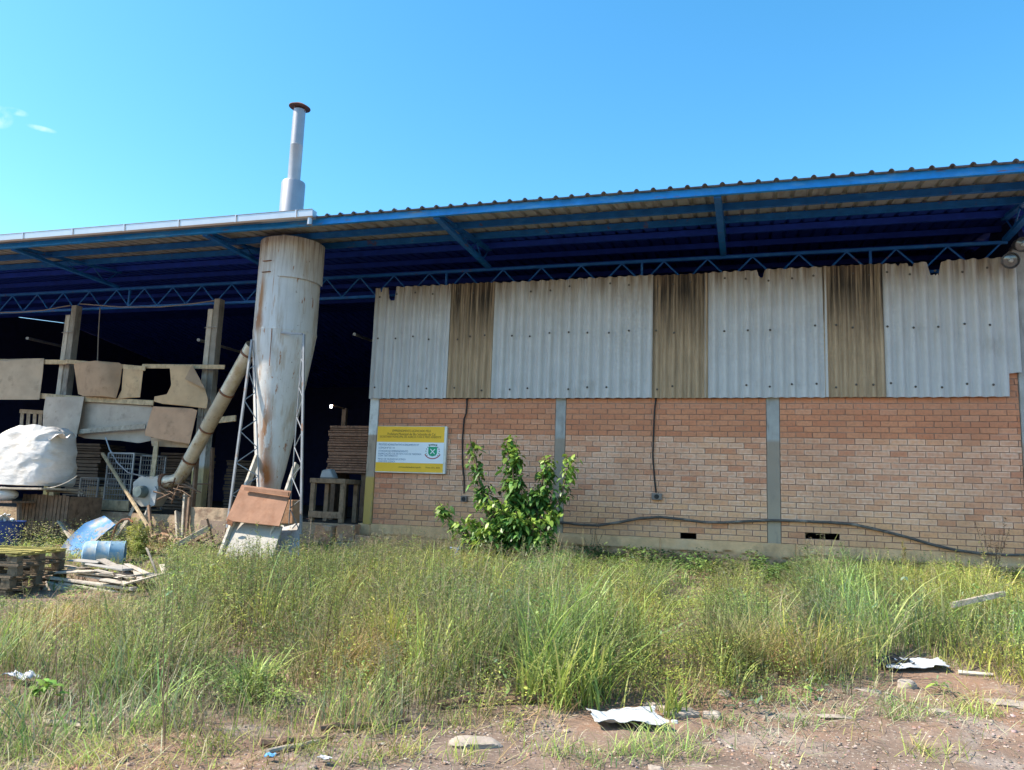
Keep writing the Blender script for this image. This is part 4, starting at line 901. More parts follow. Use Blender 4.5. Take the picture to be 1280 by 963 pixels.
MB().tube([ba+ax*.45, ba+ax*.46], rb*.97, 24).build('dark_inside', m_black, brl)
MB().tube([ba+ax*.985, ba+ax*1.005], [rb*1.03, rb*1.03], 28, caps=False).build('rim', m_barrel, brl)
tag(MB().tube([AT(139, 684, 10.6), AT(141, 668, 10.6), AT(146, 656, 10.6), AT(153, 650, 10.6), AT(161, 649, 10.6), AT(166, 653, 10.6)], .018, 7).build('bent_pipe', m_rustmetal, smooth=True), 'rusty bent pipe curving up behind the barrel', 'pipe')
# white litter against the left edge, blue chair frame by the shrub
bc = thing('blue_stool_frame', 'blue bent tube frame poking out of the grass left of the shrub', 'frame', tuple(AT(578, 700, 12.0)))
MB().tube([AT(567, 700, 12.0), AT(574, 687, 12.0), AT(580, 678, 12.0), AT(586, 676, 12.0), AT(591, 683, 11.98), AT(596, 698, 11.95)], .035, 8).build('leg', m_bpl, bc, smooth=True)
MB().tube([AT(563, 685, 12.05), AT(576, 687, 12.0)], .018, 6).build('crossbar', m_bpl, bc)

# ------------------------------------------------------------------ foreground litter and stones
def crumple(c, sx, sy, amp, mat, name, label, cat, rz=0, n=26, fold=3.):
    rot = Matrix.Rotation(rz, 3, 'Z'); sd = random.uniform(0, 50)
    def f(u, v):
        e = .84+.16*mnoise.noise(Vector((math.cos(6.3*u)*1.4, math.sin(6.3*v)*1.4, sd)))
        p = rot @ Vector(((u-.5)*sx*e, (v-.5)*sy*e, 0)); x, y = c.x+p.x, c.y+p.y
        z = gh(x, y)+.03+amp*(.55+mnoise.noise(Vector((u*fold+sd, v*fold, sd)))+.5*abs(mnoise.noise(Vector((u*fold*2.3, v*fold*2.3, sd+5)))))
        return (x, y, z)
    return tag(MB().grid(f, n, n, off=(0, 0, .004)).build(name, mat, smooth=True), label, cat)
c = G(783, 907); crumple(c, .66, .42, .04, m_cloth, 'white_sack_rag', 'crumpled white woven rag lying at the edge of the dirt', 'rag', R(24))
c = G(1142, 834); crumple(c, .62, .30, .035, m_plas, 'plastic_sheet', 'flat white plastic piece at the grass edge on the right', 'litter', R(12))
c2 = G(1116, 831); crumple(c2, .36, .3, .05, m_blkp, 'black_plastic', 'torn black plastic beside the flat white piece', 'litter', R(5))
c = G(25, 858); crumple(c, .26, .16, .05, m_plas, 'plastic_scrap', 'white plastic scrap in the grass at the left edge', 'litter')
c = G(337, 957); crumple(c, .07, .05, .015, m_litb, 'blue_scrap', 'tiny blue scrap at the bottom edge of the dirt', 'litter', 0, 8)
c = G(405, 961); crumple(c, .09, .05, .015, m_plas, 'white_scrap', 'tiny white scrap at the bottom edge right of the blue one', 'litter', 0, 8)
def stone(px, py, sx, sy, sz, label, mat=m_stone, name='stone', rz=0):
    c = G(px, py); sd = random.uniform(0, 99); rot = Matrix.Rotation(rz, 3, 'Z')
    def f(u, v):
        a = 2*math.pi*u; ph = math.pi*(v-.5); e = lambda t, p: math.copysign(abs(t)**p, t)
        p = Vector((e(math.cos(a), .6)*e(math.cos(ph), .6), e(math.sin(a), .6)*e(math.cos(ph), .6), e(math.sin(ph), .7)))
        k = 1+.28*mnoise.noise(p*1.3+Vector((sd, 0, 0)))+.10*mnoise.noise(p*4+Vector((sd, 3, 0)))
        q = rot @ Vector((p.x*sx*k/2, p.y*sy*k/2, 0)); return (c.x+q.x, c.y+q.y, gh(c.x, c.y)+p.z*sz*k*.7+sz*.1)
    return tag(MB().grid(f, 22, 12).build(name, mat, smooth=True), label, 'stone')
stone(592, 930, .34, .20, .05, 'long pale flat stone at the front of the weeds', rz=.4)
stone(850, 893, .26, .16, .05, 'grey flat slab just right of the white rag', rz=.2)
stone(822, 884, .24, .06, .05, 'narrow pale stone behind the white rag', rz=-.4)
stone(843, 903, .05, .03, .02, 'small white pebble in front of the grey slab', m_plas)
stone(890, 897, .14, .10, .06, 'brown square stone right of the grey slab')
stone(1133, 856, .15, .10, .08, 'pointed grey stone on the right of the dirt')
stone(1050, 898, .34, .10, .012, 'flat tan stone sunk in the middle of the dirt', rz=.3)
stone(1085, 862, .20, .12, .02, 'flat pale stone behind the middle of the dirt')
stone(1175, 890, .14, .10, .03, 'small tan stone on the right of the dirt')
stone(1262, 876, .34, .22, .02, 'broad flat grey stone at the right edge')
stone(820, 958, .10, .06, .03, 'small stone at the bottom edge below the rag')
stone(905, 868, .12, .08, .04, 'pale stone at the grass edge right of the slab')
def stick(p0, p1, r, label, mat, name='stick', lift=.02, mid=0., kink=0.):
    a, b = p0, p1; pts = []
    for t in np.linspace(0, 1, 7):
        p = a.lerp(b, t); p = p+Vector((0, 0, lift+mid*math.sin(math.pi*t)))+Vector((random.uniform(-kink, kink), random.uniform(-kink, kink), random.uniform(-kink, kink)*.4)); pts.append(p)
    return tag(MB().tube(pts, [r*(1-.35*t) for t in np.linspace(0, 1, 7)], 7).build(name, mat, smooth=True), label, 'stick')
a = AT(1190, 757, 9.2); b = AT(1256, 742, 9.5)
tag(MB().beam(a, b, .03, .05, jit=.008).build('pale_lath', m_wgrey, bev=.004), 'thin weathered lath lying on top of the grass at the right', 'lath')
stick(G(1198, 842), G(1242, 847), .022, 'short pale stick on the dirt at the right', m_wpale)
stick(G(1128, 878), G(1146, 879), .012, 'tiny reddish stick on the dirt', m_wred)
stick(G(325, 938), G(415, 930), .030, 'dark rotten branch on the ground in the left foreground', m_wdark, 'branch', .03, kink=.02)
stick(G(330, 950), G(400, 936), .020, 'grey thin branch in front of the dark rotten one', m_wgrey, 'branch', .02, kink=.02)
stick(G(545, 885), G(720, 879), .028, 'long dark branch under the grass in the centre', m_wdark, 'branch', .05, kink=.03)
stick(G(400, 920), G(520, 906), .022, 'dark branch under the dry grass left of centre', m_wdark, 'branch', .04, kink=.03)
stick(G(55, 905), G(125, 912), .020, 'grey branch on the ground at the far left', m_wgrey, 'branch', .02, kink=.02)

# ------------------------------------------------------------------ vegetation (numpy-built)
def project(p):
    d = p-np.array([0, 0, CZ]); z = d@np.array(FW); z = np.where(z < .1, .1, z)
    return 640+FPX*(d@np.array(RI))/z, 481.5-FPX*(d@np.array(UP))/z
GX0, GY0, GS = -24., 2., .1
GN = (330, 125)
GRID = np.array([[gh(GX0+i*GS, GY0+j*GS) for j in range(GN[1])] for i in range(GN[0])])
def ghv(x, y):
    i = np.clip(((x-GX0)/GS).astype(int), 0, GN[0]-1); j = np.clip(((y-GY0)/GS).astype(int), 0, GN[1]-1); return GRID[i, j]
def nfield(seed, sc):
    g = np.array([[mnoise.noise(Vector((i*.5*sc, j*.5*sc, seed))) for j in range(40)] for i in range(70)])
    def f(x, y):
        u = np.clip((x+24)/.5, 0, 68.99); v = np.clip(y/.5, 0, 38.99); i = u.astype(int); j = v.astype(int); a = u-i; b = v-j
        return (g[i, j]*(1-a)*(1-b)+g[i+1, j]*a*(1-b)+g[i, j+1]*(1-a)*b+g[i+1, j+1]*a*b)
    return f
NF1, NF2, NF3 = nfield(1.3, .9), nfield(5.1, .5), nfield(9.9, 1.6)
def strips(pts, wid, side):
    N, K, _ = pts.shape; s = side[:, None, :]*wid[:, :, None]*.5
    V = np.stack([pts-s, pts+s], 2).reshape(-1, 3)
    b = (np.arange(N)*K*2)[:, None]; k = np.arange(K-1)[None, :]*2; o = b+k
    F = np.stack([o, o+1, o+3, o+2], -1).reshape(-1, 4); return V, F, K*2
class NM:
    def __init__(s): s.V = []; s.F = []; s.C = []; s.n = 0
    def add(s, V, F, col, rep):
        s.V.append(V); s.F.append(F+s.n); s.C.append(np.repeat(col, rep, 0)); s.n += len(V)
    def build(s, name, mat, parent=None, loc=None):
        V = np.concatenate(s.V); F = np.concatenate(s.F); Cc = np.concatenate(s.C)
        b = np.array(parent['_loc']) if parent is not None else (np.array(loc) if loc is not None else np.zeros(3))
        V = V-b
        me = bpy.data.meshes.new(name); me.vertices.add(len(V)); me.vertices.foreach_set('co', V.astype(np.float32).ravel())
        me.loops.add(F.size); me.loops.foreach_set('vertex_index', F.astype(np.int32).ravel())
        me.polygons.add(len(F)); me.polygons.foreach_set('loop_start', (np.arange(len(F))*4).astype(np.int32)); me.polygons.foreach_set('loop_total', np.full(len(F), 4, np.int32))
        me.update(calc_edges=True)
        ca = me.color_attributes.new('Col', 'FLOAT_COLOR', 'POINT'); cc = np.ones((len(V), 4), np.float32); cc[:, :3] = Cc; ca.data.foreach_set('color', cc.ravel())
        me.materials.append(mat); me.shade_smooth()
        o = bpy.data.objects.new(name, me); C.objects.link(o)
        if parent is not None: o.parent = parent
        else: o.location = b
        return o
def cols(n, palette, w=None, jit=.18):
    p = np.array(palette); c = p[rng.choice(len(p), n, p=w)]; return np.clip(c*(1+rng.normal(0, jit, (n, 1)))*(1+rng.normal(0, .05, (n, 3))), .005, .9)
def unit(v): return v/np.maximum(np.linalg.norm(v, axis=-1, keepdims=True), 1e-9)
def tint(b, c):
    t = NF2(b[:, 0]*1.9+3, b[:, 1]*1.9); q = NF1(b[:, 0]*2.3-1, b[:, 1]*2.3+2); k = NF3(b[:, 0]*1.3+2, b[:, 1]*1.3)
    f = np.stack([1+.50*t+.15*k, 1.05+.10*t+.15*k, 1-.30*t], 1)*(1.08+.60*q)[:, None]
    return np.clip(c*np.clip(f, .35, 1.9), .008, .6)
def blades(nm, base, H, width, palette, w=None, lean=.35, droop=.5, K=5, jit=.18, colr=None):
    n = len(base); az = rng.uniform(0, 2*np.pi, n); le = np.abs(rng.normal(0, lean, n)); d = np.stack([np.cos(az), np.sin(az), np.zeros(n)], 1)
    t = np.linspace(0, 1, K)[None, :, None]; dr = (droop*rng.uniform(.2, 1.3, n))[:, None, None]
    out = (le[:, None, None]*t+dr*t**2.4); up = t-dr*.45*t**3
    h = H[:, None, None]; pts = base[:, None, :]+h*(d[:, None, :]*out+np.array([0, 0, 1.])*up)
    pts[:, :, 2] = np.maximum(pts[:, :, 2], (base[:, None, 2]+.004))
    sd = np.stack([-np.sin(az+rng.normal(0, .6, n)), np.cos(az), np.zeros(n)], 1); sd = unit(sd)
    prof = np.array([.75, 1, .9, .6, .06]) if K == 5 else np.interp(np.linspace(0, 1, K), [0, .25, .5, .75, 1], [.75, 1, .9, .6, .06])
    V, F, r = strips(pts, width[:, None]*prof[None, :], sd); nm.add(V, F, tint(base, cols(n, palette, w, jit)) if colr is None else colr, r)
    return pts
# palettes
GR = [(.25, .315, .075), (.315, .36, .095), (.185, .26, .08), (.375, .385, .13), (.25, .295, .11)]
OL = [(.24, .235, .11), (.20, .20, .10), (.28, .255, .13), (.17, .185, .085)]
DRY = [(.43, .345, .205), (.35, .275, .165), (.50, .42, .27), (.29, .215, .14)]
LIME = [(.29, .345, .08), (.24, .31, .085), (.33, .36, .11)]
TEAL = [(.165, .225, .125), (.21, .25, .145), (.14, .20, .11)]
def edge(x): return np.interp(x, [-8, -6, -4.5, -1.7, .4, 2.5, 5], [1.6, 2.2, 3.35, 5.55, 6.85, 8.1, 9.6])+.28*NF3(x, np.full_like(x, 7.))     # where the weeds give way to bare dirt
CLEAR = [(c_.x, c_.y, r_) for c_, r_ in ((G(783, 907), .42), (G(1140, 836), .38), (G(1116, 834), .25), (G(592, 930), .25), (G(850, 893), .22), (G(1220, 845), .25), (G(1133, 856), .15), (G(25, 858), .2))]
def sample(n, y0=3.2, y1=13.3, x0=-20, x1=7, pad=120):
    out = []; tot = 0
    while tot < n:
        x = rng.uniform(x0, x1, n*2); y = rng.uniform(y0, y1, n*2); z = ghv(x, y); p = np.stack([x, y, z], 1)
        px, py = project(p); ok = (px > -pad) & (px < 1280+pad) & (py < 1060) & ~((y > 12.45) & (x < -8.7)) & ~((y > 12.95) & (x < -6.9)) & (y < 13.3)
        ok &= ~((y > 7.7) & (y < 9.0) & (x < -7.6) & (px < 75) & (rng.random(len(x)) < .8))
        for cx_, cy_, cr_ in CLEAR: ok &= ((x-cx_)**2+((y-cy_+.10)*.8)**2 > cr_**2)
        p = p[ok]; out.append(p); tot += len(p)
    return np.concatenate(out)[:n]
def pxof(p): return project(p)[0]
def keep(p, prob): return p[rng.random(len(p)) < prob]
def bump1(px, c, s): return np.exp(-((px-c)/s)**2)
def cover(p, soft=.5): return np.clip((p[:, 1]-edge(p[:, 0]))/soft, 0, 1)
def hscale(p):                                        # local height of the vegetation
    px, py = project(p); x, y = p[:, 0], p[:, 1]
    h = .46*np.clip(1+1.25*NF1(x*2.1, y*2.1)+.5*NF3(x*1.5, y*1.5), .35, 1.7)
    h += .40*bump1(px, 290, 120)*np.clip((y-6.6)/.5, 0, 1)-.22*bump1(px, 285, 80)*np.clip((6.7-y)/.4, 0, 1)          # tall weeds left of centre
    h += .22*bump1(px, 640, 110)*np.clip((10.5-y)/3, 0, 1)
    h += .10*bump1(px, 1080, 60)
    h -= .16*np.clip((150-px)/80, 0, 1)
    h -= .12*bump1(px, 880, 70)
    h *= np.where(px > 640, 1-.45*np.clip((y-10.6)/1.8, 0, 1), 1-.15*np.clip((y-11)/1.5, 0, 1))
    h *= .35+.65*np.clip((y-edge(x))/1.1, 0, 1)
    top = np.interp(px, [0, 185, 205, 420, 470, 560, 640, 700, 800, 900, 1000, 1060, 1130, 1280], [752, 750, 705, 690, 682, 688, 694, 690, 702, 706, 696, 684, 694, 704])
    ppm = FPX/np.maximum((p-np.array([0, 0, CZ]))@np.array(FW), 1.)
    h = np.minimum(h, np.maximum((py-top)/ppm*(1+.25*NF3(x, y)), .05)+np.where(px > 210, .10*np.clip(NF2(x*2, y*2), 0, 1), 0))
    return np.clip(h, .05, 1.1)
# 1. green blades
nm = NM()
p = sample(95000); p = keep(p, cover(p, .8)*np.clip(.40+1.5*NF1(p[:, 0]*2.1, p[:, 1]*2.1), .05, 1)*np.clip(1-.7*bump1(pxof(p), 285, 90)-.6*bump1(pxof(p), 870, 60), .15, 1))
H = hscale(p)*rng.uniform(.45, 1.15, len(p)); blades(nm, p, H, rng.uniform(.003, .009, len(p)), GR+LIME[:2]+TEAL[:1]+OL+DRY[:1], lean=.34, droop=.42)
p = sample(26000, y0=9.5); p = keep(p, .8*np.clip(.5+.8*NF2(p[:, 0], p[:, 1]), .1, 1)*(p[:, 0] > -8.5)); blades(nm, p, np.clip(hscale(p), .12, .6)*rng.uniform(.5, 1.2, len(p)), rng.uniform(.004, .010, len(p)), GR+LIME[:1]+TEAL+OL[:1], lean=.4, droop=.5)
# broad arching tufts
def tufts(cent, per, rad, hmul, width, pal, droop=.7, lean=.45):
    b = np.repeat(cent, per, 0)+np.concatenate([rng.normal(0, rad, (len(cent)*per, 2)), np.zeros((len(cent)*per, 1))], 1); b[:, 2] = ghv(b[:, 0], b[:, 1])
    ok = ~((b[:, 1] > 12.45) & (b[:, 0] < -8.7)) & ~((b[:, 1] > 12.95) & (b[:, 0] < -6.9)) & (b[:, 1] < 13.3)
    b = b[ok]
    blades(nm, b, np.maximum(hscale(b), .2)*hmul*rng.uniform(.6, 1.2, len(b)), rng.uniform(*width, len(b)), pal, droop=droop, lean=lean, K=7)
p = sample(300); p = keep(p, cover(p, .5)); tufts(p, 22, .09, 1.1, (.006, .014), GR+OL, .55)
p = sample(190); p = keep(p, cover(p, .5)*np.clip(bump1(pxof(p), 640, 130)+bump1(pxof(p), 370, 70)+bump1(pxof(p), 1090, 90), 0, 1)); tufts(p, 30, .10, 1.3, (.008, .018), GR+LIME, .5, .3)
def C3(lst): return np.array([tuple(G(a, b)) for a, b in lst])
tufts(C3([(925, 845), (918, 838), (940, 842), (905, 850)]), 70, .10, 1.7, (.006, .011), [(.20, .22, .10), (.27, .26, .13), (.16, .19, .08)], .55, .5)
tufts(C3([(305, 880), (312, 872), (322, 876), (660, 880), (700, 890), (735, 885), (690, 870), (742, 872), (840, 895)]), 40, .05, 1.5, (.010, .018), GR+LIME, .5, .35)
nm.build('tall_grass', m_grass)['kind'] = 'stuff'
# 2. dry straw blades and litter
nm = NM()
p = sample(60000); px = pxof(p); p = keep(p, cover(p, .6)*np.clip(.26+.55*NF2(p[:, 0], p[:, 1])+.35*bump1(px, 460, 50)+.35*bump1(px, 130, 110)+.2*bump1(px, 950, 80), .05, 1))
blades(nm, p, hscale(p)*rng.uniform(.35, 1.05, len(p)), rng.uniform(.003, .008, len(p)), DRY, lean=.5, droop=.6)
p = sample(26000, y1=10); e = p[:, 1]-edge(p[:, 0]); p = keep(p, np.exp(-((e+.1)/.7)**2)*.9)
blades(nm, p, rng.uniform(.04, .15, len(p)), rng.uniform(.003, .007, len(p)), DRY+DRY+GR[:3], lean=1.3, droop=.5)
p = sample(26000, y0=2.8, y1=8); px, py = project(p); p = keep(p, np.clip((560-px)/350, 0, 1)*np.clip((py-860)/40, 0, 1)*.8)
blades(nm, p, rng.uniform(.02, .09, len(p)), rng.uniform(.003, .007, len(p)), DRY[:2]+DRY[3:]+GR[:2]+OL, lean=1.6, droop=.3)
for a_, b_, n_ in ((452, 830, 260), (470, 800, 240), (430, 850, 160), (985, 842, 160), (60, 800, 150), (150, 790, 160), (1010, 790, 200)):
    c_ = np.array(G(a_, b_)); q_ = c_+np.stack([rng.normal(0, .16, n_), rng.normal(0, .16, n_), np.zeros(n_)], 1); q_[:, 2] = ghv(q_[:, 0], q_[:, 1]); blades(nm, q_, rng.uniform(.2, .6, n_), rng.uniform(.003, .009, n_), DRY, lean=.5, droop=.9, K=7)
nm.build('dry_straw', m_grass)['kind'] = 'stuff'
# 3. feathery tall weeds: thin stems set with fine leaflets
def feathery(nm, base, H, nl, pal, spal, ll=(.02, .05), lw=.0035, start=.25):
    n = len(base); az = rng.uniform(0, 2*np.pi, n); le = np.abs(rng.normal(0, .12, n)); d = np.stack([np.cos(az)*le, np.sin(az)*le, np.ones(n)], 1)
    K = 4; t = np.linspace(0, 1, K); bend = rng.normal(0, .06, (n, 2))
    pts = base[:, None, :]+H[:, None, None]*(d[:, None, :]*t[None, :, None]); pts[:, :, :2] += (H[:, None]*t**2)[:, :, None]*bend[:, None, :]
    sd = unit(np.stack([-np.sin(az), np.cos(az), np.zeros(n)], 1)); V, F, r = strips(pts, np.array([.006, .005, .004, .001])[None, :]*rng.uniform(.7, 1.3, (n, 1)), sd); nm.add(V, F, cols(n, spal), r)
    ti = rng.uniform(start, 1, (n, nl)); P0 = base[:, None, :]+H[:, None, None]*d[:, None, :]*ti[:, :, None]; P0[:, :, :2] += (H[:, None]*ti**2)[:, :, None]*bend[:, None, :]
    P0 = P0.reshape(-1, 3); m = len(P0); a = rng.uniform(0, 2*np.pi, m); el = rng.uniform(.2, 1.1, m); L = rng.uniform(*ll, m)*np.repeat(np.clip(H/.7, .5, 1.3), nl)*(1.25-.6*ti.ravel())
    dd = np.stack([np.cos(a)*np.cos(el), np.sin(a)*np.cos(el), np.sin(el)], 1); t3 = np.array([0, .5, 1.])
    q = P0[:, None, :]+dd[:, None, :]*(L[:, None]*t3)[:, :, None]; q[:, 2, 2] -= L*.15
    s2 = unit(np.cross(dd, rng.normal(0, 1, (m, 3)))); V, F, r = strips(q, np.array([.5, 1, .1])[None, :]*lw*rng.uniform(.7, 1.5, (m, 1)), s2)
    nm.add(V, F, tint(P0, cols(m, pal)), r)
nm = NM()
p = sample(13000, y0=5.0); px = pxof(p); p = keep(p, cover(p, .6)*np.clip(.95*bump1(px, 285, 110)+.45*bump1(px, 500, 120)+.16, 0, 1))
feathery(nm, p, hscale(p)*rng.uniform(.75, 1.4, len(p)), 46, OL+GR[:3], [(.075, .05, .03), (.10, .07, .04), (.13, .11, .05)], ll=(.025, .06), lw=.0045, start=.38)
p = sample(2600, y0=7); px = pxof(p); p = keep(p, cover(p, .6)*np.clip(.9*bump1(px, 1090, 130)+.3*bump1(px, 780, 150), 0, 1))
feathery(nm, p, hscale(p)*rng.uniform(.7, 1.15, len(p)), 36, TEAL+GR[:2], [(.16, .15, .07)], ll=(.02, .05), lw=.005)
p = sample(3000, y0=4.6); p = keep(p, cover(p, .5)*np.clip(.25+.8*NF2(p[:, 0], p[:, 1]), .05, .9))
feathery(nm, p, hscale(p)*rng.uniform(.6, 1.2, len(p)), 30, GR+OL+DRY[:1]+LIME[:1], [(.22, .17, .09), (.18, .18, .07), (.26, .20, .12)], ll=(.025, .07), lw=.006, start=.15)
nm.build('feathery_weeds', m_grass)['kind'] = 'stuff'
# 4. airy seed heads
nm = NM()
p = sample(4600, y0=5.2); px = pxof(p); p = keep(p, cover(p, .6)*np.clip(.9*bump1(px, 500, 90)+.4*bump1(px, 650, 120)+.5*bump1(px, 980, 90)+.35*bump1(px, 100, 120)+.12, 0, 1))
n = len(p); H = np.clip(hscale(p)*rng.uniform(1.0, 1.5, n)+.10*bump1(px[:0] if 0 else pxof(p), 520, 90)*(p[:, 1] > 8), .15, 1.25); az = rng.uniform(0, 6.28, n); le = np.abs(rng.normal(0, .25, n))
t = np.linspace(0, 1, 5); d = np.stack([np.cos(az), np.sin(az)], 1); pts = np.zeros((n, 5, 3)); pts[:, :, :2] = p[:, None, :2]+(H[:, None]*le[:, None]*t**1.8)[:, :, None]*d[:, None, :]; pts[:, :, 2] = p[:, None, 2]+H[:, None]*t*(1-.15*le[:, None]*t)
V, F, r = strips(pts, np.full((n, 5), .0028), unit(np.stack([-np.sin(az), np.cos(az), 0*az], 1))); nm.add(V, F, cols(n, OL+DRY[:2]), r)
nb = 22; ti = rng.uniform(.68, 1, (n, nb)); idx = ti*4; i0 = np.minimum(idx.astype(int), 3); f = (idx-i0)[..., None]; ar = np.arange(n)[:, None]; P0 = (pts[ar, i0]*(1-f)+pts[ar, i0+1]*f).reshape(-1, 3)
m = len(P0); a = rng.uniform(0, 6.28, m); L = rng.uniform(.03, .11, m)*(1.5-ti.ravel()); el = rng.uniform(.1, .9, m); dd = np.stack([np.cos(a)*np.cos(el), np.sin(a)*np.cos(el), np.sin(el)], 1)
q = P0[:, None, :]+dd[:, None, :]*(L[:, None]*np.array([0, .5, 1.]))[:, :, None]; q[:, 2, 2] -= L*.25
V, F, r = strips(q, np.array([.0015, .002, .0035])[None, :]*np.ones((m, 1)), unit(np.cross(dd, rng.normal(0, 1, (m, 3))))); nm.add(V, F, cols(m, [(.30, .24, .15), (.24, .21, .12), (.27, .20, .15), (.20, .20, .10)]), r)
nm.build('seed_grass', m_grass)['kind'] = 'stuff'
# 5. broad-leaved herbs and creeper
def leaves(nm, c, L, wid, pal, w=None, droop=.3, elr=(-.2, .9), az=None, jit=.18, colr=None):
    n = len(c); a = rng.uniform(0, 6.28, n) if az is None else az; el = rng.uniform(*elr, n)
    d = np.stack([np.cos(a)*np.cos(el), np.sin(a)*np.cos(el), np.sin(el)], 1); t = np.linspace(0, 1, 5)
    pts = c[:, None, :]+d[:, None, :]*(L[:, None]*t)[:, :, None]; pts[:, :, 2] -= (L[:, None]*droop*t**2)
    s = np.stack([-np.sin(a), np.cos(a), rng.normal(0, .35, n)], 1); s = unit(s)
    V, F, r = strips(pts, wid[:, None]*np.array([.12, .8, 1., .7, .04])[None, :], s); nm.add(V, F, tint(c, cols(n, pal, w, jit)) if colr is None else colr, r)
nm = NM()
p = sample(13000, y0=5.0); px = pxof(p); p = keep(p, cover(p, .35)*np.clip(.95*bump1(px, 870, 80)*np.clip((11-p[:, 1])/2, 0, 1)+.35*bump1(px, 720, 90)+.28*bump1(px, 330, 90)*np.clip((7-p[:, 1]), 0, 1)+.12+.2*bump1(px, 1240, 60), 0, 1))
k = 34; b = np.repeat(p, k, 0); hh = np.repeat(np.clip(hscale(p)*.95, .08, .6), k)*rng.uniform(.1, 1, len(b))**.7; b = b+np.stack([rng.normal(0, .065, len(b)), rng.normal(0, .065, len(b)), hh], 1)
leaves(nm, b, rng.uniform(.015, .04, len(b)), rng.uniform(.006, .014, len(b)), LIME+GR[:3], droop=.2)
nm.build('low_herbs', m_grass)['kind'] = 'stuff'
nm = NM()
p = sample(9000, y0=11.3, x0=-7, x1=6); px = pxof(p); p = keep(p, np.clip(np.clip((px-640)/40, 0, 1)*np.clip((p[:, 1]-11.3)/.8, 0, 1)*(.55+.7*NF1(p[:, 0]*1.3, p[:, 1])), 0, 1)*.8)
k = 9; b = np.repeat(p, k, 0); hh = np.clip(.22+.5*NF3(b[:, 0]*1.6, b[:, 1]), .03, .50)*rng.uniform(.1, 1, len(b)); b = b+np.stack([rng.normal(0, .08, len(b)), rng.normal(0, .08, len(b)), hh], 1); b[:, 1] = np.minimum(b[:, 1], 13.25)
leaves(nm, b, rng.uniform(.035, .075, len(b)), rng.uniform(.02, .045, len(b)), [(.09, .14, .04), (.12, .18, .05), (.16, .22, .06), (.07, .12, .04)], droop=.3)
p = sample(2500, y0=10.0, y1=12.6, x0=-16, x1=-6.6); p = keep(p, .5); k = 10; b = np.repeat(p, k, 0); b = b+np.stack([rng.normal(0, .09, len(b)), rng.normal(0, .09, len(b)), rng.uniform(.02, .45, len(b))], 1)
leaves(nm, b, rng.uniform(.02, .05, len(b)), rng.uniform(.008, .02, len(b)), OL+GR[:2]+DRY[:1], droop=.3)
nm.build('creeping_ground_cover', m_grass)['kind'] = 'stuff'
nm = NM()
p = sample(900, y0=5.2); p = keep(p, cover(p, .5)*np.clip(.35+1.2*NF2(p[:, 0]*1.7, p[:, 1]*1.7), .04, 1)); k = 26; c0 = np.repeat(p, k, 0); hh = np.repeat(np.clip(hscale(p)*rng.uniform(.5, 1.15, len(p)), .1, .75), k)*rng.uniform(.25, 1, len(c0))
c0 = c0+np.stack([rng.normal(0, .07, len(c0)), rng.normal(0, .07, len(c0)), hh], 1); leaves(nm, c0, rng.uniform(.04, .11, len(c0)), rng.uniform(.012, .034, len(c0)), GR+TEAL+LIME[:1]+[(.10, .17, .05)], droop=.4, elr=(-.2, 1.1))
nm.build('broadleaf_weeds', m_grass)['kind'] = 'stuff'
# small tufts on the dirt
TU = [(60, 930, .4), (130, 940, .35), (200, 915, .4), (262, 940, .4), (335, 905, .35), (385, 947, .35), (480, 915, .4), (505, 945, .3), (20, 950, .4), (580, 950, .25), (700, 945, .25), (735, 955, .3), (95, 957, .3), (815, 938, .5), (830, 925, .4), (790, 945, .4), (865, 945, .3), (1140, 893, .35), (1120, 900, .25), (1160, 945, .35), (1050, 895, .2), (1200, 888, .3), (1235, 893, .25), (1000, 905, .2), (450, 958, .3), (1020, 855, .3), (905, 905, .3), (960, 872, .35), (1110, 880, .2), (560, 905, .35), (640, 915, .2), (1250, 850, .3), (1190, 835, .35)]
nm = NM()
for px_, py_, s in TU:
    c = np.array(G(px_, py_)); n = int(230*s); b = c+np.stack([rng.normal(0, .17*s+.03, n), rng.normal(0, .17*s+.03, n), np.zeros(n)], 1); b[:, 2] = ghv(b[:, 0], b[:, 1])
    blades(nm, b, rng.uniform(.04, .20, n)*(.5+s), rng.uniform(.003, .008, n), GR+LIME+DRY[:1], lean=.8, droop=.6)
p = sample(9000, y0=3, y1=9); e = p[:, 1]-edge(p[:, 0]); p = keep(p, (e < .2)*np.clip(.05+.5*NF1(p[:, 0]*2, p[:, 1]), 0, .5)); blades(nm, p, rng.uniform(.02, .10, len(p)), rng.uniform(.002, .006, len(p)), GR+DRY, lean=1.1, droop=.5)
nm.build('sparse_grass', m_grass)['kind'] = 'stuff'
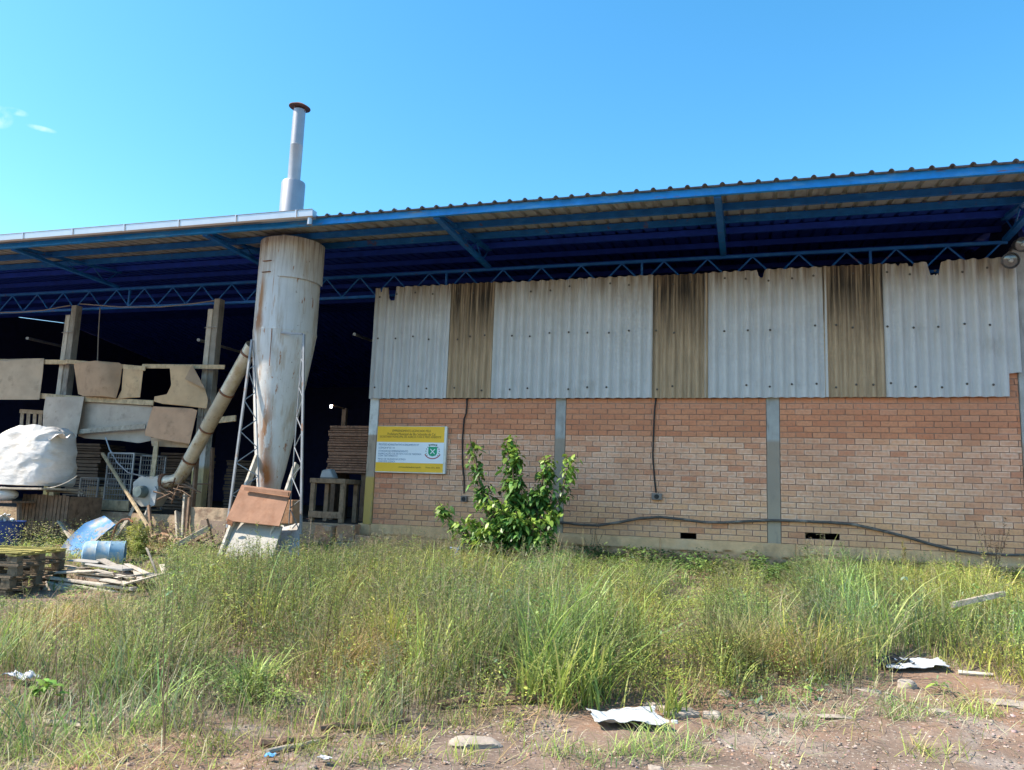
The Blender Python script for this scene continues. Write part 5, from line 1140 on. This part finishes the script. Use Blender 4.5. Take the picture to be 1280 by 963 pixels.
# gravel
def gravel():
    p = sample(48000, y0=2.9, y1=9); e = p[:, 1]-edge(p[:, 0]); p = keep(p, np.where(e < .35, .9, .12)*np.clip(.55+.9*NF1(p[:, 0]*1.7, p[:, 1]), .08, 1)); n = len(p)
    oc = np.array([(1, 0, 0), (0, 1, 0), (-1, 0, 0), (0, -1, 0), (.5, .5, .55), (-.5, .5, .6), (-.5, -.5, .5), (.5, -.5, .6)], float)
    s = rng.gamma(1.6, .0030, n)+.003; a = rng.uniform(0, 6.28, n); q = oc[None]*(1+rng.normal(0, .22, (n, 8, 1)))*s[:, None, None]*np.array([1, .8, .8]); ca, sa = np.cos(a)[:, None], np.sin(a)[:, None]
    V = np.stack([q[..., 0]*ca-q[..., 1]*sa, q[..., 0]*sa+q[..., 1]*ca, q[..., 2]], -1)+p[:, None, :]+np.array([0, 0, .004])
    fq = np.array([(4, 5, 6, 7), (0, 1, 5, 4), (1, 2, 6, 5), (2, 3, 7, 6), (3, 0, 4, 7)]); F = (np.arange(n)*8)[:, None, None]+fq[None]
    g = NM(); g.add(V.reshape(-1, 3), F.reshape(-1, 4), cols(n, [(.26, .20, .17), (.31, .25, .21), (.20, .155, .14), (.36, .30, .25), (.29, .18, .13)], jit=.2), 8); g.build('gravel', m_grav)['kind'] = 'stuff'
gravel()

# ------------------------------------------------------------------ individual plants
YBUSH = 12.15
def shrub():
    base = AT(652, 700, YBUSH); base.z = gh(base.x, base.y)
    t = thing('leafy_shrub', 'leafy green shrub with upright shoots in front of the brick wall', 'shrub', tuple(base))
    tips = [((587, 543), -.05, .62), ((592, 560), -.1, .3), ((606, 628), -.3, .8), ((638, 545), 0, 1.), ((646, 556), -.1, .9), ((641, 585), -.2, .9), ((687, 573), .1, 1.), ((679, 592), 0, .7), ((713, 573), .05, .8), ((547, 626), -.1, .45), ((570, 655), -.35, .6), ((590, 650), -.4, .8), ((626, 630), -.45, 1.), ((690, 640), -.2, 1.), ((645, 640), -.5, 1.1), ((668, 650), -.4, 1.), ((610, 660), -.5, .9), ((655, 612), -.05, .9), ((600, 675), -.5, .8), ((676, 668), -.45, .9), ((580, 672), -.4, .6)]
    st = MB(); nm = NM()
    for (pp, dy, dens) in tips:
        tip = AT(pp[0], pp[1], YBUSH+dy); mid = base.lerp(tip, .5)+Vector(((tip.x-base.x)*.18, 0, -.10)); pts = []
        b0 = base+Vector((random.uniform(-.12, .12), random.uniform(-.08, .08), 0))
        mid = b0.lerp(tip, .5)+Vector(((tip.x-b0.x)*.30, 0, -.08))
        for s in np.linspace(0, 1, 7): pts.append(b0*(1-s)**2+mid*2*s*(1-s)+tip*s*s)
        st.tube(pts, [.020*(1-.8*s)+.003 for s in np.linspace(0, 1, 7)], 6)
        L = sum((pts[i+1]-pts[i]).length for i in range(6)); n = int(230*L*dens); s = (rng.choice(rng.uniform(.16, 1.0, max(4, int(L*11))), n)+rng.normal(0, .028, n)).clip(.1, 1.03)
        PA = np.array(pts); ix = np.clip(s*6, 0, 5.999); i0 = ix.astype(int); c = PA[i0]*(1-(ix-i0))[:, None]+PA[i0+1]*(ix-i0)[:, None]
        sp = .085*(1.15-.45*s); c = c+rng.normal(0, 1, (n, 3))*sp[:, None]*np.array([1, 1, .7])
        young = np.clip((s-.78)/.2, 0, 1)*(rng.random(n) < .8)+(rng.random(n) < .10)*.5
        dark = np.array([[.085, .19, .042]])*(1+rng.normal(0, .32, (n, 1))); yl = np.array([[.25, .36, .06]])*(1+rng.normal(0, .15, (n, 1))); yo = np.clip(young, 0, 1)[:, None]
        leaves(nm, c, (lf := rng.uniform(.05, .16, n))*(1-.2*young), lf*rng.uniform(.40, .58, n), None, droop=.55, elr=(-.7, .45), colr=np.clip(dark*(1-yo)+yl*yo, .01, 1))
        for q_ in range(int(5*dens)):
            i_ = random.randint(2, 5); st.tube([pts[i_], pts[i_]+Vector((random.uniform(-.16, .16), random.uniform(-.12, .12), random.uniform(.04, .18)))], [.006, .002], 5)
    st.build('stems', m_bark, t, smooth=True); nm.build('foliage', m_leaf, t)
shrub()
def small_plant(name, label, cat, base, tips, nleaf, Ls, Ws, pal, stem_r=.006, spread=.05, mat=m_grass, elr=(-.3, .9), smat=None, group=None, start=.1):
    t = thing(name, label, cat, tuple(base), group); st = MB(); nm = NM()
    for tip in tips:
        mid = base.lerp(tip, .5)+Vector((random.uniform(-.03, .03), 0, .03)); pts = [base*(1-s)**2+mid*2*s*(1-s)+tip*s*s for s in np.linspace(0, 1, 6)]
        st.tube(pts, [stem_r*(1-.75*s) for s in np.linspace(0, 1, 6)], 5)
        s = rng.uniform(start, 1, nleaf); PA = np.array(pts); ix = np.clip(s*5, 0, 4.999); i0 = ix.astype(int); c = PA[i0]*(1-(ix-i0))[:, None]+PA[i0+1]*(ix-i0)[:, None]+rng.normal(0, spread, (nleaf, 3))*(1.15-.8*s)[:, None]
        leaves(nm, c, rng.uniform(*Ls, nleaf), rng.uniform(*Ws, nleaf), pal, elr=elr)
    st.build('stem', smat or m_bark, t, smooth=True); nm.build('foliage', mat, t); return t
b = AT(172, 705, 10.9); b.z = gh(b.x, b.y)
small_plant('feathery_bush', 'yellow-green feathery bush right of the barrel', 'bush', b, [AT(px, py, 10.9+dy) for px, py, dy in ((168, 648, 0), (160, 660, .1), (176, 655, -.1), (182, 672, 0), (190, 690, .1), (150, 672, 0), (170, 670, -.2), (195, 705, 0), (178, 690, -.3), (185, 660, .05), (172, 680, -.35))], 620, (.03, .075), (.006, .012), [(.24, .26, .06), (.20, .23, .07), (.30, .31, .08)], spread=.06)
b = AT(1240, 700, 13.0); b.z = gh(b.x, b.y)
small_plant('withered_weed', 'withered brown weed against the brick wall at the right', 'weed', b, [AT(px, py, 13.05) for px, py in ((1219, 652), (1228, 660), (1257, 646), (1250, 662), (1262, 662), (1238, 668), (1246, 680))], 60, (.02, .05), (.006, .016), [(.20, .12, .06), (.26, .17, .09), (.15, .09, .05)], spread=.025, start=.25)
b = AT(1130, 712, 12.4); b.z = gh(b.x, b.y)
small_plant('feather_shoot', 'single upright olive seed plume near the wall right of centre', 'weed', b, [AT(1128, 678, 12.4), AT(1131, 684, 12.4)], 160, (.03, .07), (.004, .008), [(.24, .22, .08), (.2, .2, .07)], spread=.02, elr=(.6, 1.4))
b = AT(1058, 722, 12.2); b.z = gh(b.x, b.y)
small_plant('feather_shoot', 'bushy green plume in front of the wall right of the grey column', 'weed', b, [AT(px, py, 12.2) for px, py in ((1052, 680), (1060, 688), (1068, 697), (1045, 700), (1080, 705))], 200, (.03, .07), (.005, .010), [(.14, .21, .07), (.17, .22, .08)], spread=.05, elr=(.2, 1.3))
b = AT(738, 705, 13.0); b.z = gh(b.x, b.y)
small_plant('thin_weed', 'sparse thin weed against the wall right of the shrub', 'weed', b, [AT(px, py, 13.0) for px, py in ((748, 640), (740, 658), (756, 662), (730, 672))], 26, (.015, .04), (.006, .014), [(.2, .19, .1), (.15, .17, .08)], spread=.02)
b = G(52, 905)
small_plant('broadleaf_sprout', 'bright green broad-leaved sprout in the left foreground', 'plant', b, [AT(px, py, b.y) for px, py in ((50, 852), (62, 845), (44, 860), (70, 856))], 9, (.05, .09), (.03, .05), [(.19, .27, .05), (.15, .24, .05)], spread=.03, start=.7)
DS = [((205, 945), (203, 690), 'tallest dark dry stalk in the left foreground'), ((72, 905), (76, 735), 'dark dry stalk at the far left foreground, right of the broad-leaved sprout'), ((102, 915), (105, 748), 'dark dry stalk between the far left one and the tallest one'), ((50, 955), (42, 885), 'short bare stalk at the bottom left corner'), ((250, 925), (243, 800), 'slim dry stalk right of the tallest dark one'), ((145, 958), (140, 885), 'short leaning dry stalk at the bottom edge on the left'), ((540, 880), (545, 735), 'tall dry stalk in the centre of the grass'), ((478, 890), (470, 760), 'dry straw-coloured stalk left of centre')]
for p0, p1, lab in DS:
    b = G(*p0); tip = AT(*p1, b.y+.1)
    small_plant('dry_stalk', lab, 'weed', b, [tip+Vector((random.uniform(-.06, .06), 0, 0)), b.lerp(tip, .85)+Vector((.07, .02, 0)), b.lerp(tip, .7)+Vector((-.08, .03, 0)), b.lerp(tip, .55)+Vector((.09, -.03, 0))], 30, (.01, .03), (.004, .009), [(.16, .11, .07), (.22, .16, .10), (.13, .12, .06)], stem_r=.0036, spread=.03, start=.2, group='dry weed stalks')

# ------------------------------------------------------------------ light
SD = Vector((-.90, -.42, 0)).normalized(); EL = R(48)
sun_dir = Vector((SD.x*math.cos(EL), SD.y*math.cos(EL), math.sin(EL)))
sd = bpy.data.lights.new('sun', 'SUN'); sd.energy = 4.6; sd.angle = R(.53); sd.color = (1, .90, .76)
so = bpy.data.objects.new('sun', sd); C.objects.link(so); so.rotation_euler = sun_dir.to_track_quat('Z', 'Y').to_euler(); so.location = (-20, -10, 30)
w = bpy.data.worlds.new('World'); S.world = w; w.use_nodes = True; nt = w.node_tree; N = nt.nodes; L = nt.links
bg = N['Background']; sky = N.new('ShaderNodeTexSky'); sky.sky_type = 'NISHITA'; sky.sun_disc = False; sky.sun_elevation = EL
sky.sun_rotation = math.atan2(sun_dir.x, sun_dir.y); sky.altitude = 50; sky.air_density = 1.0; sky.dust_density = .6; sky.ozone_density = 1.6
hs = N.new('ShaderNodeHueSaturation'); hs.inputs['Hue'].default_value = .487; hs.inputs['Saturation'].default_value = 1.34; L.new(sky.outputs[0], hs.inputs['Color']); tc = N.new('ShaderNodeTexCoord'); fac = None
for (px, py), (rx, ry) in (((-4, 146), (15, 12)), ((20, 140), (12, 4)), ((52, 161), (15, 3))):
    d0 = ray(px, py).normalized(); v = N.new('ShaderNodeVectorMath'); v.operation = 'SUBTRACT'; L.new(tc.outputs['Generated'], v.inputs[0]); v.inputs[1].default_value = d0
    hz = Vector((d0.y, -d0.x, 0)).normalized(); vt = hz.cross(d0); parts = []
    for ax, rr in ((hz, rx/FPX), (vt, ry/FPX)):
        q = N.new('ShaderNodeVectorMath'); q.operation = 'DOT_PRODUCT'; L.new(v.outputs[0], q.inputs[0]); q.inputs[1].default_value = ax/rr
        z = N.new('ShaderNodeMath'); z.operation = 'MULTIPLY'; L.new(q.outputs['Value'], z.inputs[0]); L.new(q.outputs['Value'], z.inputs[1]); parts.append(z)
    a_ = N.new('ShaderNodeMath'); a_.operation = 'ADD'; L.new(parts[0].outputs[0], a_.inputs[0]); L.new(parts[1].outputs[0], a_.inputs[1])
    m_ = N.new('ShaderNodeMapRange'); L.new(a_.outputs[0], m_.inputs[0])
    for i_, q_ in enumerate((0, 1, 1, 0)): m_.inputs[i_+1].default_value = q_
    if fac is None: fac = m_.outputs[0]
    else:
        k_ = N.new('ShaderNodeMath'); k_.operation = 'MAXIMUM'; L.new(fac, k_.inputs[0]); L.new(m_.outputs[0], k_.inputs[1]); fac = k_.outputs[0]
cn = N.new('ShaderNodeTexNoise'); cn.inputs['Scale'].default_value = 70; cn.inputs['Detail'].default_value = 6; L.new(tc.outputs['Generated'], cn.inputs['Vector'])
cm = N.new('ShaderNodeMapRange'); L.new(cn.outputs['Fac'], cm.inputs[0])
for i_, q_ in enumerate((.36, .68, 0, 1)): cm.inputs[i_+1].default_value = q_
cf = N.new('ShaderNodeMath'); cf.operation = 'MULTIPLY'; L.new(fac, cf.inputs[0]); L.new(cm.outputs[0], cf.inputs[1])
cx_ = N.new('ShaderNodeMix'); cx_.data_type = 'RGBA'; L.new(cf.outputs[0], cx_.inputs[0]); L.new(hs.outputs[0], cx_.inputs[6]); cx_.inputs[7].default_value = (2.6, 3.6, 4.2, 1)
L.new(cx_.outputs[2], bg.inputs['Color']); bg.inputs['Strength'].default_value = .15
S.view_settings.view_transform = 'Standard'; S.view_settings.look = 'None'; S.view_settings.gamma = 1; S.view_settings.exposure = 1.12
S.cycles.max_bounces = 8; S.cycles.diffuse_bounces = 5; S.cycles.transparent_max_bounces = 8
S.cycles.use_denoising = True
for o in bpy.data.objects:
    if '_loc' in o: del o['_loc']
